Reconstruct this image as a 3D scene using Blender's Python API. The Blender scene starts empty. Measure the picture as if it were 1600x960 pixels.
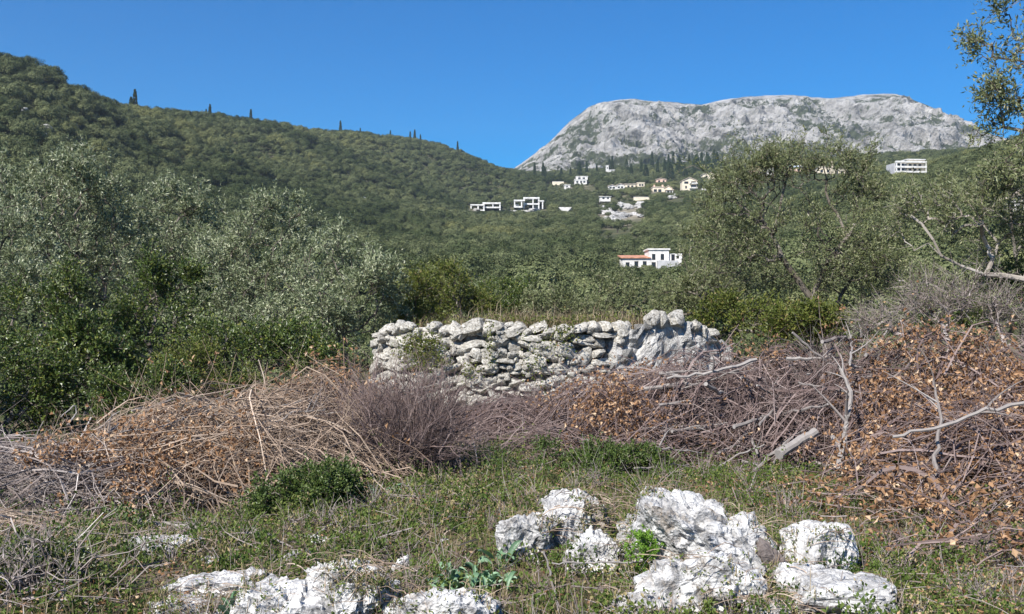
import bpy, bmesh, math, random
import numpy as np
from mathutils import Vector, Matrix
R = math.radians
SC = bpy.context.scene
COL = SC.collection

# ------------------------------------------------------------------ camera, sky, sun, exposure
F = 1570.0                      # focal length in photograph pixels (1600 wide)
EYE = 1.6
cam_d = bpy.data.cameras.new('camera'); cam = bpy.data.objects.new('camera', cam_d); COL.objects.link(cam)
cam.location = (0, 0, EYE); cam.rotation_euler = (R(90), 0, 0)
cam_d.sensor_width = 36; cam_d.lens = 36 * F / 1600; cam_d.clip_start = 0.05; cam_d.clip_end = 20000
SC.camera = cam

SUN_EL = R(43); SUN_DIR = Vector((-0.57, -0.82, 0)).normalized()
to_sun = Vector((SUN_DIR.x * math.cos(SUN_EL), SUN_DIR.y * math.cos(SUN_EL), math.sin(SUN_EL)))
W = bpy.data.worlds.new('World'); SC.world = W; W.use_nodes = True
nt = W.node_tree; nt.nodes.clear()
sky = nt.nodes.new('ShaderNodeTexSky'); sky.sky_type = 'NISHITA'; sky.sun_disc = False
sky.sun_elevation = SUN_EL; sky.sun_rotation = math.atan2(to_sun.x, to_sun.y)
sky.altitude = 900; sky.air_density = 1.0; sky.dust_density = 0.1; sky.ozone_density = 4.0
bg = nt.nodes.new('ShaderNodeBackground'); bg.inputs[1].default_value = 0.078
out = nt.nodes.new('ShaderNodeOutputWorld')
hsv = nt.nodes.new('ShaderNodeHueSaturation'); hsv.inputs['Saturation'].default_value = 3.0; hsv.inputs['Value'].default_value = 1.03; hsv.inputs['Hue'].default_value = .506
nt.links.new(sky.outputs[0], hsv.inputs['Color']); nt.links.new(hsv.outputs[0], bg.inputs[0]); nt.links.new(bg.outputs[0], out.inputs[0])
sun_d = bpy.data.lights.new('sun', 'SUN'); sun_d.energy = 5.0; sun_d.angle = R(0.53); sun_d.color = (1.0, 0.955, 0.88)
sun = bpy.data.objects.new('sun', sun_d); COL.objects.link(sun)
sun.rotation_euler = to_sun.to_track_quat('Z', 'Y').to_euler(); sun.location = (-20, -20, 40)
SC.view_settings.view_transform = 'Standard'; SC.view_settings.look = 'None'
SC.view_settings.exposure = 0.8; SC.view_settings.gamma = 1.0

# ------------------------------------------------------------------ helpers
def at(px, py, Y):
    return np.array([(px - 800) / F * Y, Y, EYE + (480 - py) / F * Y])

def project(P):
    P = np.asarray(P, float)
    return 800 + F * P[..., 0] / P[..., 1], 480 - F * (P[..., 2] - EYE) / P[..., 1]

def hash3(ix, iy, iz, seed):
    h = (ix * 374761393 + iy * 668265263 + iz * 2147483647 + seed * 974634541) & 0xffffffff
    h = ((h ^ (h >> 13)) * 1274126177) & 0xffffffff
    h = ((h ^ (h >> 16)) * 2246822519) & 0xffffffff
    return ((h ^ (h >> 15)) & 0xffffff) / float(0xffffff)

def vnoise(P, seed=0):
    P = np.asarray(P, float)
    i = np.floor(P).astype(np.int64); f = P - i; f = f * f * f * (f * (f * 6 - 15) + 10)
    r = 0
    for dx in (0, 1):
        wx = f[:, 0] if dx else 1 - f[:, 0]
        for dy in (0, 1):
            wy = f[:, 1] if dy else 1 - f[:, 1]
            for dz in (0, 1):
                wz = f[:, 2] if dz else 1 - f[:, 2]
                r = r + wx * wy * wz * hash3(i[:, 0] + dx, i[:, 1] + dy, i[:, 2] + dz, seed)
    return r * 2 - 1

def fbm(P, oct=4, seed=0, gain=.5, lac=2.03):
    P = np.asarray(P, float); a = 1; s = 0; t = 0
    for k in range(oct):
        s = s + a * vnoise(P + 17.3 * k, seed + k); t += a; a *= gain; P = P * lac
    return s / t

def ridged(P, oct=4, seed=0, gain=.5):
    P = np.asarray(P, float); a = 1; s = 0; t = 0
    for k in range(oct):
        s = s + a * (1 - 2 * np.abs(vnoise(P + 9.1 * k, seed + k))); t += a; a *= gain; P = P * 2.1
    return s / t

def pad3(x, y, s):
    return np.stack([x * s, y * s, np.zeros_like(x)], -1)

def smooth(a, b, x):
    t = np.clip((x - a) / (b - a), 0, 1); return t * t * (3 - 2 * t)

def mesh_np(name, V, faces, mats, tint=None, smooth_shade=False):
    """V: (n,3); faces: list of (m,k) index arrays, one material each; tint: list of per-face floats (or None)."""
    me = bpy.data.meshes.new(name)
    V = np.ascontiguousarray(V, dtype=np.float32)
    me.vertices.add(len(V)); me.vertices.foreach_set('co', V.ravel())
    loops = np.concatenate([f.ravel() for f in faces]).astype(np.int32)
    tot = np.concatenate([np.full(len(f), f.shape[1], np.int32) for f in faces])
    start = np.concatenate([[0], np.cumsum(tot)[:-1]]).astype(np.int32)
    me.loops.add(len(loops)); me.loops.foreach_set('vertex_index', loops)
    me.polygons.add(len(tot)); me.polygons.foreach_set('loop_start', start)
    mi = np.concatenate([np.full(len(f), k, np.int32) for k, f in enumerate(faces)])
    me.polygons.foreach_set('material_index', mi)
    me.polygons.foreach_set('use_smooth', np.full(len(tot), bool(smooth_shade)))
    for m in mats: me.materials.append(m)
    me.update(calc_edges=True)
    if tint is not None:
        a = me.attributes.new('tint', 'FLOAT', 'FACE')
        a.data.foreach_set('value', np.concatenate(tint).astype(np.float32))
    return me

def link(name, me, parent=None, loc=None, **props):
    o = bpy.data.objects.new(name, me); COL.objects.link(o)
    if parent is not None: o.parent = parent
    if loc is not None: o.location = loc
    for k, v in props.items(): o[k] = v
    return o

def thing(name, label, cat, loc=(0, 0, 0), rz=0, group=None):
    o = bpy.data.objects.new(name, None); COL.objects.link(o); o.empty_display_size = .2
    o.location = loc; o.rotation_euler = (0, 0, rz); o['label'] = label; o['category'] = cat
    if group: o['group'] = group
    return o

def tag(o, label, cat, group=None):
    o['label'] = label; o['category'] = cat
    if group: o['group'] = group
    return o

# ------------------------------------------------------------------ materials
def new_mat(name):
    m = bpy.data.materials.new(name); m.use_nodes = True
    n = m.node_tree; n.nodes.clear()
    o = n.nodes.new('ShaderNodeOutputMaterial')
    b = n.nodes.new('ShaderNodeBsdfPrincipled'); n.links.new(b.outputs[0], o.inputs[0])
    return m, n, b, o

def ramp(n, fac, stops):
    r = n.nodes.new('ShaderNodeValToRGB'); e = r.color_ramp.elements
    while len(e) < len(stops): e.new(0.5)
    for k, (p, c) in enumerate(stops):
        e[k].position = p; e[k].color = (*c, 1)
    n.links.new(fac, r.inputs[0]); return r.outputs[0]

def math_node(n, op, a, b=None, clamp=False):
    m = n.nodes.new('ShaderNodeMath'); m.operation = op; m.use_clamp = clamp
    for k, v in enumerate((a, b)):
        if v is None: continue
        if isinstance(v, (int, float)): m.inputs[k].default_value = v
        else: n.links.new(v, m.inputs[k])
    return m.outputs[0]

def mixc(n, fac, a, b, mode='MIX'):
    m = n.nodes.new('ShaderNodeMix'); m.data_type = 'RGBA'; m.blend_type = mode
    for s, v in ((m.inputs[0], fac), (m.inputs[6], a), (m.inputs[7], b)):
        if isinstance(v, (int, float)): s.default_value = v
        elif isinstance(v, tuple): s.default_value = (*v, 1)
        else: n.links.new(v, s)
    return m.outputs[2]

def noise(n, scale, detail=6, rough=.6, co=None, kind='noise', dist=0):
    if kind == 'noise':
        t = n.nodes.new('ShaderNodeTexNoise'); t.inputs['Detail'].default_value = detail
        t.inputs['Roughness'].default_value = rough; t.inputs['Distortion'].default_value = dist
    else:
        t = n.nodes.new('ShaderNodeTexVoronoi')
    t.inputs['Scale'].default_value = scale
    if co is not None: n.links.new(co, t.inputs['Vector'])
    return t.outputs[0]

def geo_pos(n):
    return n.nodes.new('ShaderNodeNewGeometry').outputs['Position']

def obj_co(n):
    return n.nodes.new('ShaderNodeTexCoord').outputs['Object']

def bump(n, b, h, strength, dist):
    k = n.nodes.new('ShaderNodeBump'); k.inputs['Strength'].default_value = strength
    k.inputs['Distance'].default_value = dist
    n.links.new(h, k.inputs['Height']); n.links.new(k.outputs[0], b.inputs['Normal'])

def leaf_mat(name, stops, rough=.5, spec=.35, transl=.25, per_object=0.0, species=None):
    """leaf colour by the per-leaf tint; optional per-plant variation"""
    m, n, b, o = new_mat(name)
    a = n.nodes.new('ShaderNodeAttribute'); a.attribute_name = 'tint'
    c = ramp(n, a.outputs['Fac'], stops)
    if per_object:
        oi = n.nodes.new('ShaderNodeObjectInfo')
        if species:
            nz = noise(n, .012, 4, .6, oi.outputs['Location'])
            f = math_node(n, 'ADD', math_node(n, 'MULTIPLY', oi.outputs['Random'], .5), math_node(n, 'MULTIPLY', nz, 2.6))
            f = math_node(n, 'SUBTRACT', f, 1.05, True)
            c2 = ramp(n, f, species)
            c = mixc(n, 1.0, c, c2, 'MULTIPLY')
        else:
            v = n.nodes.new('ShaderNodeMapRange'); v.inputs[3].default_value = 1 - per_object; v.inputs[4].default_value = 1 + per_object
            n.links.new(oi.outputs['Random'], v.inputs[0])
            hs = n.nodes.new('ShaderNodeHueSaturation'); n.links.new(v.outputs[0], hs.inputs['Value']); n.links.new(c, hs.inputs['Color'])
            c = hs.outputs[0]
    n.links.new(c, b.inputs['Base Color'])
    b.inputs['Roughness'].default_value = rough; b.inputs['Specular IOR Level'].default_value = spec
    if transl:
        t = n.nodes.new('ShaderNodeBsdfTranslucent'); n.links.new(c, t.inputs[0])
        mx = n.nodes.new('ShaderNodeMixShader'); mx.inputs[0].default_value = transl
        n.links.new(b.outputs[0], mx.inputs[1]); n.links.new(t.outputs[0], mx.inputs[2]); n.links.new(mx.outputs[0], o.inputs[0])
    return m

def wood_mat(name, stops, scale=30, rough=.85):
    m, n, b, o = new_mat(name)
    a = n.nodes.new('ShaderNodeAttribute'); a.attribute_name = 'tint'
    nz = noise(n, scale, 4, .6, obj_co(n))
    f = math_node(n, 'ADD', math_node(n, 'MULTIPLY', a.outputs['Fac'], .75), math_node(n, 'MULTIPLY', math_node(n, 'SUBTRACT', nz, .25), .5))
    n.links.new(ramp(n, f, stops), b.inputs['Base Color'])
    b.inputs['Roughness'].default_value = rough; b.inputs['Specular IOR Level'].default_value = .2
    return m

M = {}
M['olive_leaf'] = leaf_mat('olive_leaf', [(0, (0.092, 0.120, 0.056)), (.45, (0.186, 0.222, 0.110)), (.75, (0.295, 0.326, 0.196)), (1, (0.569, 0.578, 0.400))], .42, .5, .15)
M['olive_leaf_green'] = leaf_mat('olive_leaf_green', [(0, (0.067, 0.089, 0.037)), (.5, (0.163, 0.187, 0.079)), (.85, (0.250, 0.267, 0.133)), (1, (0.384, 0.357, 0.228))], .45, .4, .2)
M['shrub_leaf'] = leaf_mat('shrub_leaf', [(0, (0.031, 0.056, 0.012)), (.5, (0.076, 0.116, 0.022)), (.85, (0.145, 0.178, 0.038)), (1, (0.272, 0.264, 0.060))], .4, .5, .2)
M['weed_leaf'] = leaf_mat('weed_leaf', [(0, (.035, .065, .014)), (.5, (.08, .125, .028)), (.85, (.13, .17, .045)), (1, (.2, .2, .08))], .45, .4, .25)
M['yellow_leaf'] = leaf_mat('yellow_leaf', [(0, (0.062, 0.088, 0.015)), (.5, (0.125, 0.156, 0.031)), (.85, (0.188, 0.188, 0.044)), (1, (0.250, 0.188, 0.075))], .5, .3, .3)
M['bright_leaf'] = leaf_mat('bright_leaf', [(0, (.1, .2, .02)), (.6, (.16, .3, .035)), (1, (.25, .4, .07))], .5, .3, .35)
M['dry_leaf'] = leaf_mat('dry_leaf', [(0, (0.117, 0.060, 0.033)), (.45, (0.286, 0.156, 0.077)), (.8, (0.468, 0.284, 0.158)), (1, (0.676, 0.500, 0.330))], .55, .25, .25)
M['squill_leaf'] = leaf_mat('squill_leaf', [(0, (0.095, 0.182, 0.095)), (1, (0.203, 0.324, 0.189))], .45, .4, .1, .2)
M['ground_leaf'] = leaf_mat('ground_leaf', [(0, (0.041, 0.077, 0.013)), (.4, (0.101, 0.147, 0.029)), (.68, (0.162, 0.196, 0.046)), (.8, (0.270, 0.224, 0.104)), (1, (0.459, 0.364, 0.195))], .55, .25, .25)
M['straw'] = leaf_mat('straw', [(0, (.12, .08, .045)), (.5, (.26, .2, .12)), (1, (.46, .39, .27))], .6, .25, .15)
species = [(0, (.36, .44, .3)), (.28, (.62, .7, .5)), (.5, (.95, .97, .8)), (.75, (1.3, 1.28, 1.15)), (1, (1.6, 1.45, 1.1))]
M['hill_leaf'] = leaf_mat('hill_leaf', [(0, (0.064, 0.083, 0.040)), (.6, (0.120, 0.140, 0.068)), (1, (0.191, 0.203, 0.116))], .6, .2, .12, .2, species)
M['cypress_leaf'] = leaf_mat('cypress_leaf', [(0, (0.023, 0.039, 0.018)), (1, (0.052, 0.075, 0.034))], .6, .2, 0, .2)
M['twig_tan'] = wood_mat('twig_tan', [(0, (0.088, 0.057, 0.043)), (.35, (0.222, 0.160, 0.119)), (.7, (0.386, 0.297, 0.226)), (1, (0.608, 0.515, 0.430))])
M['twig_purple'] = wood_mat('twig_purple', [(0, (0.060, 0.039, 0.037)), (.4, (0.147, 0.105, 0.097)), (.75, (0.249, 0.192, 0.177)), (1, (0.456, 0.385, 0.353))])
M['twig_grey'] = wood_mat('twig_grey', [(0, (0.092, 0.069, 0.063)), (.4, (0.230, 0.190, 0.172)), (.75, (0.380, 0.333, 0.310)), (1, (0.632, 0.575, 0.540))])
M['bark'] = wood_mat('bark', [(0, (.035, .028, .022)), (.4, (.1, .085, .07)), (.75, (.2, .175, .15)), (1, (.38, .34, .3))], 9)
M['bark_pale'] = wood_mat('bark_pale', [(0, (.1, .085, .07)), (.4, (.25, .22, .19)), (1, (.5, .46, .42))], 9)
M['dead_wood'] = wood_mat('dead_wood', [(0, (0.087, 0.068, 0.062)), (.4, (0.186, 0.161, 0.149)), (.75, (0.285, 0.260, 0.242)), (1, (0.384, 0.360, 0.341))], 22)

def stone_mat(name, dark, mid, light, scale, soil=(.2, .15, .1), soil_amt=.5, bstr=.6, bdist=.02):
    m, n, b, o = new_mat(name)
    co = obj_co(n)
    oi = n.nodes.new('ShaderNodeObjectInfo')
    v = n.nodes.new('ShaderNodeVectorMath'); v.operation = 'ADD'; n.links.new(co, v.inputs[0])
    mm = n.nodes.new('ShaderNodeVectorMath'); mm.operation = 'SCALE'; mm.inputs[0].default_value = (13, 7, 19); n.links.new(oi.outputs['Random'], mm.inputs['Scale'])
    n.links.new(mm.outputs[0], v.inputs[1]); co = v.outputs[0]
    f = noise(n, scale, 10, .68, co, dist=.4)
    c = ramp(n, f, [(.36, dark), (.47, mid), (.58, light)])
    f2 = noise(n, scale * .55, 7, .7, co)
    c = mixc(n, math_node(n, 'MULTIPLY', ramp(n, f2, [(.55, (0, 0, 0)), (.68, (1, 1, 1))]), soil_amt), c, soil)
    br = n.nodes.new('ShaderNodeMapRange'); br.inputs[3].default_value = .8; br.inputs[4].default_value = 1.1; n.links.new(oi.outputs['Random'], br.inputs[0])
    hs = n.nodes.new('ShaderNodeHueSaturation'); n.links.new(c, hs.inputs['Color']); n.links.new(br.outputs[0], hs.inputs['Value'])
    n.links.new(hs.outputs[0], b.inputs['Base Color'])
    b.inputs['Roughness'].default_value = .85; b.inputs['Specular IOR Level'].default_value = .25
    h = math_node(n, 'ADD', noise(n, scale * 4, 8, .7, co), math_node(n, 'MULTIPLY', noise(n, scale * 7, 2, .5, co, 'vor'), .5))
    bump(n, b, h, bstr, bdist)
    return m
M['limestone'] = stone_mat('limestone', (.2, .195, .19), (.47, .46, .45), (.72, .71, .69), 7, (.24, .18, .12), .75, .9, .03)
M['wall_stone'] = stone_mat('wall_stone', (.17, .158, .135), (.42, .395, .35), (.67, .64, .58), 4, (.24, .21, .14), .5, .7, .02)
M['wall_core'] = stone_mat('wall_core', (.07, .062, .05), (.17, .155, .135), (.33, .31, .28), 9, (.13, .1, .07), .7, .9, .04)
M['wall_grey'] = stone_mat('wall_grey', (.17, .168, .162), (.36, .35, .335), (.54, .525, .5), 7, (.2, .17, .14), .5, .8, .03)

def plain(name, c, rough=.8, var=.12, scale=.6):
    m, n, b, o = new_mat(name)
    f = noise(n, scale, 6, .6, obj_co(n))
    d = tuple(x * (1 - var * 1.6) for x in c); l = tuple(min(.9, x * (1 + var)) for x in c)
    n.links.new(ramp(n, f, [(.3, d), (.65, l)]), b.inputs['Base Color']); b.inputs['Roughness'].default_value = rough
    return m
M['plaster'] = plain('plaster', (.66, .64, .61), .8, .22); M['cream'] = plain('cream', (.7, .61, .47)); M['pink'] = plain('pink', (.66, .46, .36))
M['concrete'] = plain('concrete', (.66, .65, .63), .8, .2); M['grey_conc'] = plain('grey_conc', (.42, .42, .43)); M['terracotta'] = plain('terracotta', (.48, .23, .14), .85, .25, 1.5)
M['roof_pale'] = plain('roof_pale', (.6, .5, .42), .85, .2, 1.5); M['shutter'] = plain('shutter', (.09, .06, .045)); M['blue_roof'] = plain('blue_roof', (.55, .62, .7))
m, n, b, o = new_mat('glass'); b.inputs['Base Color'].default_value = (.02, .022, .026, 1); b.inputs['Roughness'].default_value = .15; M['glass'] = m

# ground: soil and litter near, dry earth with pale limestone showing through further off
m, n, b, o = new_mat('earth')
p = geo_pos(n)
near = ramp(n, noise(n, 3.0, 10, .7, p), [(.3, (.06, .045, .03)), (.48, (.13, .1, .066)), (.6, (.19, .15, .1)), (.72, (.27, .225, .165))])
c = mixc(n, ramp(n, noise(n, .9, 6, .6, p), [(.45, (0, 0, 0)), (.6, (1, 1, 1))]), near, mixc(n, noise(n, 12, 6, .7, p), (.045, .06, .018), (.12, .115, .05)))
far = ramp(n, noise(n, .05, 8, .65, p), [(.35, (.05, .06, .03)), (.55, (.085, .085, .045)), (.66, (.2, .175, .13)), (.76, (.42, .39, .35))])
ln = n.nodes.new('ShaderNodeVectorMath'); ln.operation = 'LENGTH'; n.links.new(p, ln.inputs[0])
mr = n.nodes.new('ShaderNodeMapRange'); mr.inputs[1].default_value = 18; mr.inputs[2].default_value = 60; n.links.new(ln.outputs['Value'], mr.inputs[0])
dc = n.nodes.new('ShaderNodeVectorMath'); dc.operation = 'DISTANCE'; dc.inputs[1].default_value = (58, 540, 55); n.links.new(p, dc.inputs[0])
md_ = n.nodes.new('ShaderNodeMapRange'); md_.inputs[1].default_value = 62; md_.inputs[2].default_value = 40; n.links.new(dc.outputs['Value'], md_.inputs[0])
bare_c = ramp(n, noise(n, .14, 8, .75, p), [(.35, (.1, .095, .06)), (.5, (.22, .195, .145)), (.65, (.38, .345, .29))])
far = mixc(n, md_.outputs[0], far, bare_c)
n.links.new(mixc(n, mr.outputs[0], c, far), b.inputs['Base Color']); b.inputs['Roughness'].default_value = .95; b.inputs['Specular IOR Level'].default_value = .1
bump(n, b, noise(n, 22, 8, .7, p), .8, .03); M['earth'] = m

# mountain: grey limestone crags, scrub in the gullies and on ledges
m, n, b, o = new_mat('crag')
p = geo_pos(n)
at_ = n.nodes.new('ShaderNodeAttribute'); at_.attribute_name = 'scrub'
rock = ramp(n, noise(n, .03, 12, .72, p, dist=.5), [(.36, (.12, .114, .098)), (.44, (.36, .343, .318)), (.53, (.54, .517, .488)), (.64, (.7, .675, .64))])
veg = ramp(n, noise(n, .06, 8, .7, p), [(.3, (.05, .062, .03)), (.6, (.11, .125, .062)), (.75, (.19, .18, .11))])
f = math_node(n, 'ADD', at_.outputs['Fac'], math_node(n, 'MULTIPLY', math_node(n, 'SUBTRACT', noise(n, .05, 10, .82, p), .5), 5.0))
f2 = ramp(n, f, [(.45, (0, 0, 0)), (.62, (1, 1, 1))])
n.links.new(mixc(n, f2, rock, veg), b.inputs['Base Color']); b.inputs['Roughness'].default_value = .95; b.inputs['Specular IOR Level'].default_value = .1
bump(n, b, noise(n, .1, 10, .8, p), 1.0, 11.0); M['crag'] = m

# ------------------------------------------------------------------ terrain
CP = []   # (px, py, Y): where the land lies
ridge = [(-420, 60, 300), (-200, 80, 330), (0, 111, 350), (60, 117, 365), (130, 158, 400), (200, 181, 470), (250, 187, 540), (330, 196, 620), (400, 203, 680), (500, 211, 760), (600, 218, 850), (650, 225, 880), (720, 244, 900), (790, 278, 920)]
CP += ridge
CP += [(0, 200, 275), (0, 300, 200), (0, 420, 115), (-300, 250, 220), (-300, 400, 110), (200, 250, 350), (200, 350, 235), (200, 450, 125), (400, 250, 500), (400, 330, 350), (400, 420, 200),
       (600, 270, 640), (600, 330, 500), (600, 400, 300), (600, 455, 170), (750, 333, 640), (830, 331, 655), (800, 400, 330), (800, 455, 170), (900, 335, 560), (900, 400, 310), (900, 462, 150),
       (1020, 422, 282), (1060, 420, 284), (1010, 300, 700), (1075, 303, 690), (970, 335, 560), (960, 390, 340), (905, 288, 790), (955, 270, 980), (870, 300, 760), (980, 295, 740),
       (1180, 276, 640), (1240, 272, 640), (1300, 278, 600), (1425, 277, 480), (1520, 262, 330), (1600, 245, 300), (1590, 332, 240), (1200, 360, 330), (1200, 440, 160), (1450, 380, 190), (1600, 400, 120), (1900, 300, 200), (1900, 180, 330), (1450, 440, 110),
       (800, 288, 1150), (1000, 276, 1150), (1200, 270, 1150), (1450, 258, 1100), (1700, 240, 1000),
       (-200, 620, 60), (200, 640, 60), (500, 640, 60), (800, 640, 60), (1100, 610, 60), (1400, 560, 60), (1800, 540, 60)]
pts = []
for px, py, Y in CP:
    th = math.atan((px - 800) / F); r = Y / math.cos(th); z = at(px, py, Y)[2]
    pts.append((th, math.log(r), (z - EYE) / r))
for px, py, Y in ridge:               # the land falls away behind the ridge
    th = math.atan((px - 800) / F); Y2 = Y * 1.35; r = Y2 / math.cos(th)
    pts.append((th, math.log(r), (480 - py) / F * .72 * math.cos(th)))
    Y2 = Y * 2.2; r = Y2 / math.cos(th); pts.append((th, math.log(r), .06))
for th in (-1.1, -2.0, -3.1, 1.1, 2.0, 3.1):    # gentle land beside and behind the camera
    for r, e in ((60, -.03), (200, .02), (600, .06), (2400, .04)): pts.append((th, math.log(r), e))
for px in (-300, 300, 800, 1300, 1900):
    pts.append((math.atan((px - 800) / F), math.log(2600), .06 if px < 700 else .1))
pts = np.array(pts); PX = pts[:, :2] * np.array([1.6, 1.0])
def tps_k(d): return np.where(d > 0, d * d * np.log(d + 1e-9), 0)
D = np.linalg.norm(PX[:, None] - PX[None], axis=-1); nP = len(PX)
A = np.zeros((nP + 3, nP + 3)); A[:nP, :nP] = tps_k(D) + 2e-4 * np.eye(nP); A[:nP, nP] = 1; A[:nP, nP + 1:] = PX; A[nP, :nP] = 1; A[nP + 1:, :nP] = PX.T
SOL = np.linalg.solve(A, np.concatenate([pts[:, 2], [0, 0, 0]]))
def land_e(th, lr):
    o = np.empty(len(th))
    for k in range(0, len(th), 40000):
        Q = np.stack([th[k:k + 40000] * 1.6, lr[k:k + 40000]], -1)
        d = np.linalg.norm(Q[:, None] - PX[None], axis=-1)
        o[k:k + 40000] = tps_k(d) @ SOL[:nP] + SOL[nP] + Q @ SOL[nP + 1:]
    return o
def ground_z(x, y):
    x = np.atleast_1d(np.asarray(x, float)); y = np.atleast_1d(np.asarray(y, float))
    th = np.arctan2(x, y); r = np.hypot(x, y) + 1e-6
    far = EYE + land_e(th, np.log(np.maximum(r, 40))) * np.maximum(r, 40)
    far = far + smooth(80, 250, r) * (2.5 * fbm(pad3(x, y, .02), 4, 5))
    near = .13 * fbm(pad3(x, y, .8), 4, 3) + .025 * fbm(pad3(x, y, 4), 3, 8)
    r0 = 16.5 + 9 * smooth(.1, .35, th)
    near = near - np.clip(r - r0, 0, 60) * .16
    w = smooth(30, 75, r)
    return near * (1 - w) + far * w
def gz(x, y): return float(ground_z([x], [y])[0])

th_f = np.linspace(-.75, .75, 221)
ths = np.concatenate([np.linspace(-math.pi, -.78, 40), th_f, np.linspace(.78, math.pi, 40)[:-1]])
rs = np.concatenate([[.6, 1.2, 2, 3], np.linspace(3.6, 16, 90), np.exp(np.linspace(math.log(16.3), math.log(2400), 135))])
TH, RR = np.meshgrid(ths, rs)
X = (RR * np.sin(TH)).ravel(); Y = (RR * np.cos(TH)).ravel(); Z = ground_z(X, Y); print('GROUND', Z.min(), Z.max())
nr, nc = RR.shape
i = np.arange(nr - 1)[:, None] * nc; j = np.arange(nc)[None]; j2 = (j + 1) % nc
quads = np.stack([(i + j).ravel(), (i + j2).ravel(), (i + nc + j2).ravel(), (i + nc + j).ravel()], -1)
V = np.concatenate([np.stack([X, Y, Z], -1), [[0, 0, gz(0, 0)]]])
tri = np.stack([np.full(nc, len(V) - 1), (np.arange(nc) + 1) % nc, np.arange(nc)], -1)
me = mesh_np('ground', V, [quads[:, ::-1], tri[:, ::-1]], [M['earth'], M['earth']], smooth_shade=True)
link('ground', me, kind='structure')

# the limestone mountain
sil = np.array([(700, 300), (770, 283), (800, 266), (830, 246), (860, 222), (890, 190), (920, 168), (950, 159), (985, 156), (1020, 160), (1060, 162), (1100, 164), (1130, 158), (1160, 153), (1240, 150), (1290, 156), (1350, 150), (1400, 147), (1430, 157), (1480, 178), (1520, 199), (1560, 214), (1600, 226), (1700, 236), (1900, 262), (2200, 300)], float)
us = np.linspace((700 - 800) / F, (2000 - 800) / F, 470); t = np.concatenate([np.linspace(0, 1, 180), np.linspace(1.03, 1.5, 8)])
Um, Tm = np.meshgrid(us, t); pxm = 800 + Um * F
ec = (480 - np.interp(pxm, sil[:, 0], sil[:, 1])) / F
k = np.ones(15) / 15
ec = np.repeat(np.convolve(np.pad(ec[0], 7, 'edge'), k, 'valid')[None] * .6 + ec[:1] * .4, len(t), 0)
eb = np.full_like(ec, (480 - 292) / F); eb = np.minimum(eb, ec - .004)
Yd = 1150 + 750 * Tm - 160 * smooth(900, 780, pxm) * Tm + 50 * fbm(np.stack([Um.ravel() * 9, np.zeros(Um.size), np.zeros(Um.size)], -1), 3, 4).reshape(Um.shape)
S = .62 * np.clip(Tm, 0, 1) + .38 * smooth(.12, .95, Tm)
e = eb + (ec - eb) * S
Zm = EYE + e * Yd
back = np.clip(Tm - 1, 0, 1); Zm = Zm - back * 160
Xm = Um * Yd
P = np.stack([Xm.ravel(), Yd.ravel(), Zm.ravel()], -1)
env = (np.clip((ec - eb) / .07, 0, 1) * smooth(0, .1, Tm) * (1 - .9 * smooth(.72, .97, Tm))).ravel()
big = ridged(P * np.array([.011, .006, .006]), 3, 21); mid = ridged(P * .022, 4, 31); fine = ridged(P * .075, 3, 41)
dsp = env * (30 * big + 17 * mid + 6 * fine) + .8 * fine * np.minimum(1, env + .3)
nrm = np.array([-.1, -.75, .65])
P2 = P + dsp[:, None] * nrm
nr, nc = Um.shape
i = np.arange(nr - 1)[:, None] * nc; j = np.arange(nc - 1)[None]
quads = np.stack([(i + j).ravel(), (i + j + 1).ravel(), (i + nc + j + 1).ravel(), (i + nc + j).ravel()], -1)
me = mesh_np('mountain', P2, [quads], [M['crag']], smooth_shade=False)
scrub = .7 - .5 * mid - .3 * big + .42 * smooth(.42, .1, Tm.ravel()) + .75 * fbm(P * .012, 4, 77) + .12 * smooth(1180, 1300, pxm.ravel()) * smooth(.6, .3, Tm.ravel())
a = me.attributes.new('scrub', 'FLOAT', 'POINT'); a.data.foreach_set('value', scrub.astype(np.float32))
link('mountain', me, kind='structure')

# ------------------------------------------------------------------ generic builders for wood and leaves
def frames(d):
    d = d / (np.linalg.norm(d, axis=-1, keepdims=True) + 1e-9)
    ref = np.where(np.abs(d[..., 2:3]) < .9, np.array([0, 0, 1.]), np.array([1., 0, 0]))
    u = np.cross(d, ref); u /= np.linalg.norm(u, axis=-1, keepdims=True) + 1e-9
    return d, u, np.cross(d, u)

def frusta(A, B, ra, rb, sides):
    """separate tapered tubes A->B; returns V, quads"""
    n = len(A); d, u, v = frames(B - A)
    ang = np.arange(sides) * 2 * math.pi / sides
    ring = np.cos(ang)[None, :, None] * u[:, None] + np.sin(ang)[None, :, None] * v[:, None]
    V = np.concatenate([A[:, None] + ring * ra[:, None, None], B[:, None] + ring * rb[:, None, None]], 1).reshape(-1, 3)
    b = (np.arange(n) * 2 * sides)[:, None]; k = np.arange(sides)[None]; k2 = (k + 1) % sides
    return V, np.stack([b + k, b + k2, b + sides + k2, b + sides + k], -1).reshape(-1, 4)

def tubes(C, rad, sides=3):
    """curves C (n,m,3) with radii (n,m) -> connected tubes V, quads, faces per curve"""
    n, m_, _ = C.shape
    T = np.gradient(C, axis=1); d, u, v = frames(T)
    ang = np.arange(sides) * 2 * math.pi / sides
    V = C[:, :, None] + rad[:, :, None, None] * (np.cos(ang)[None, None, :, None] * u[:, :, None] + np.sin(ang)[None, None, :, None] * v[:, :, None])
    b = (np.arange(n) * m_ * sides)[:, None, None] + (np.arange(m_ - 1) * sides)[None, :, None]
    k = np.arange(sides)[None, None]; k2 = (k + 1) % sides
    q = np.stack([b + k, b + k2, b + sides + k2, b + sides + k], -1).reshape(-1, 4)
    return V.reshape(-1, 3), q, (m_ - 1) * sides

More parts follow.
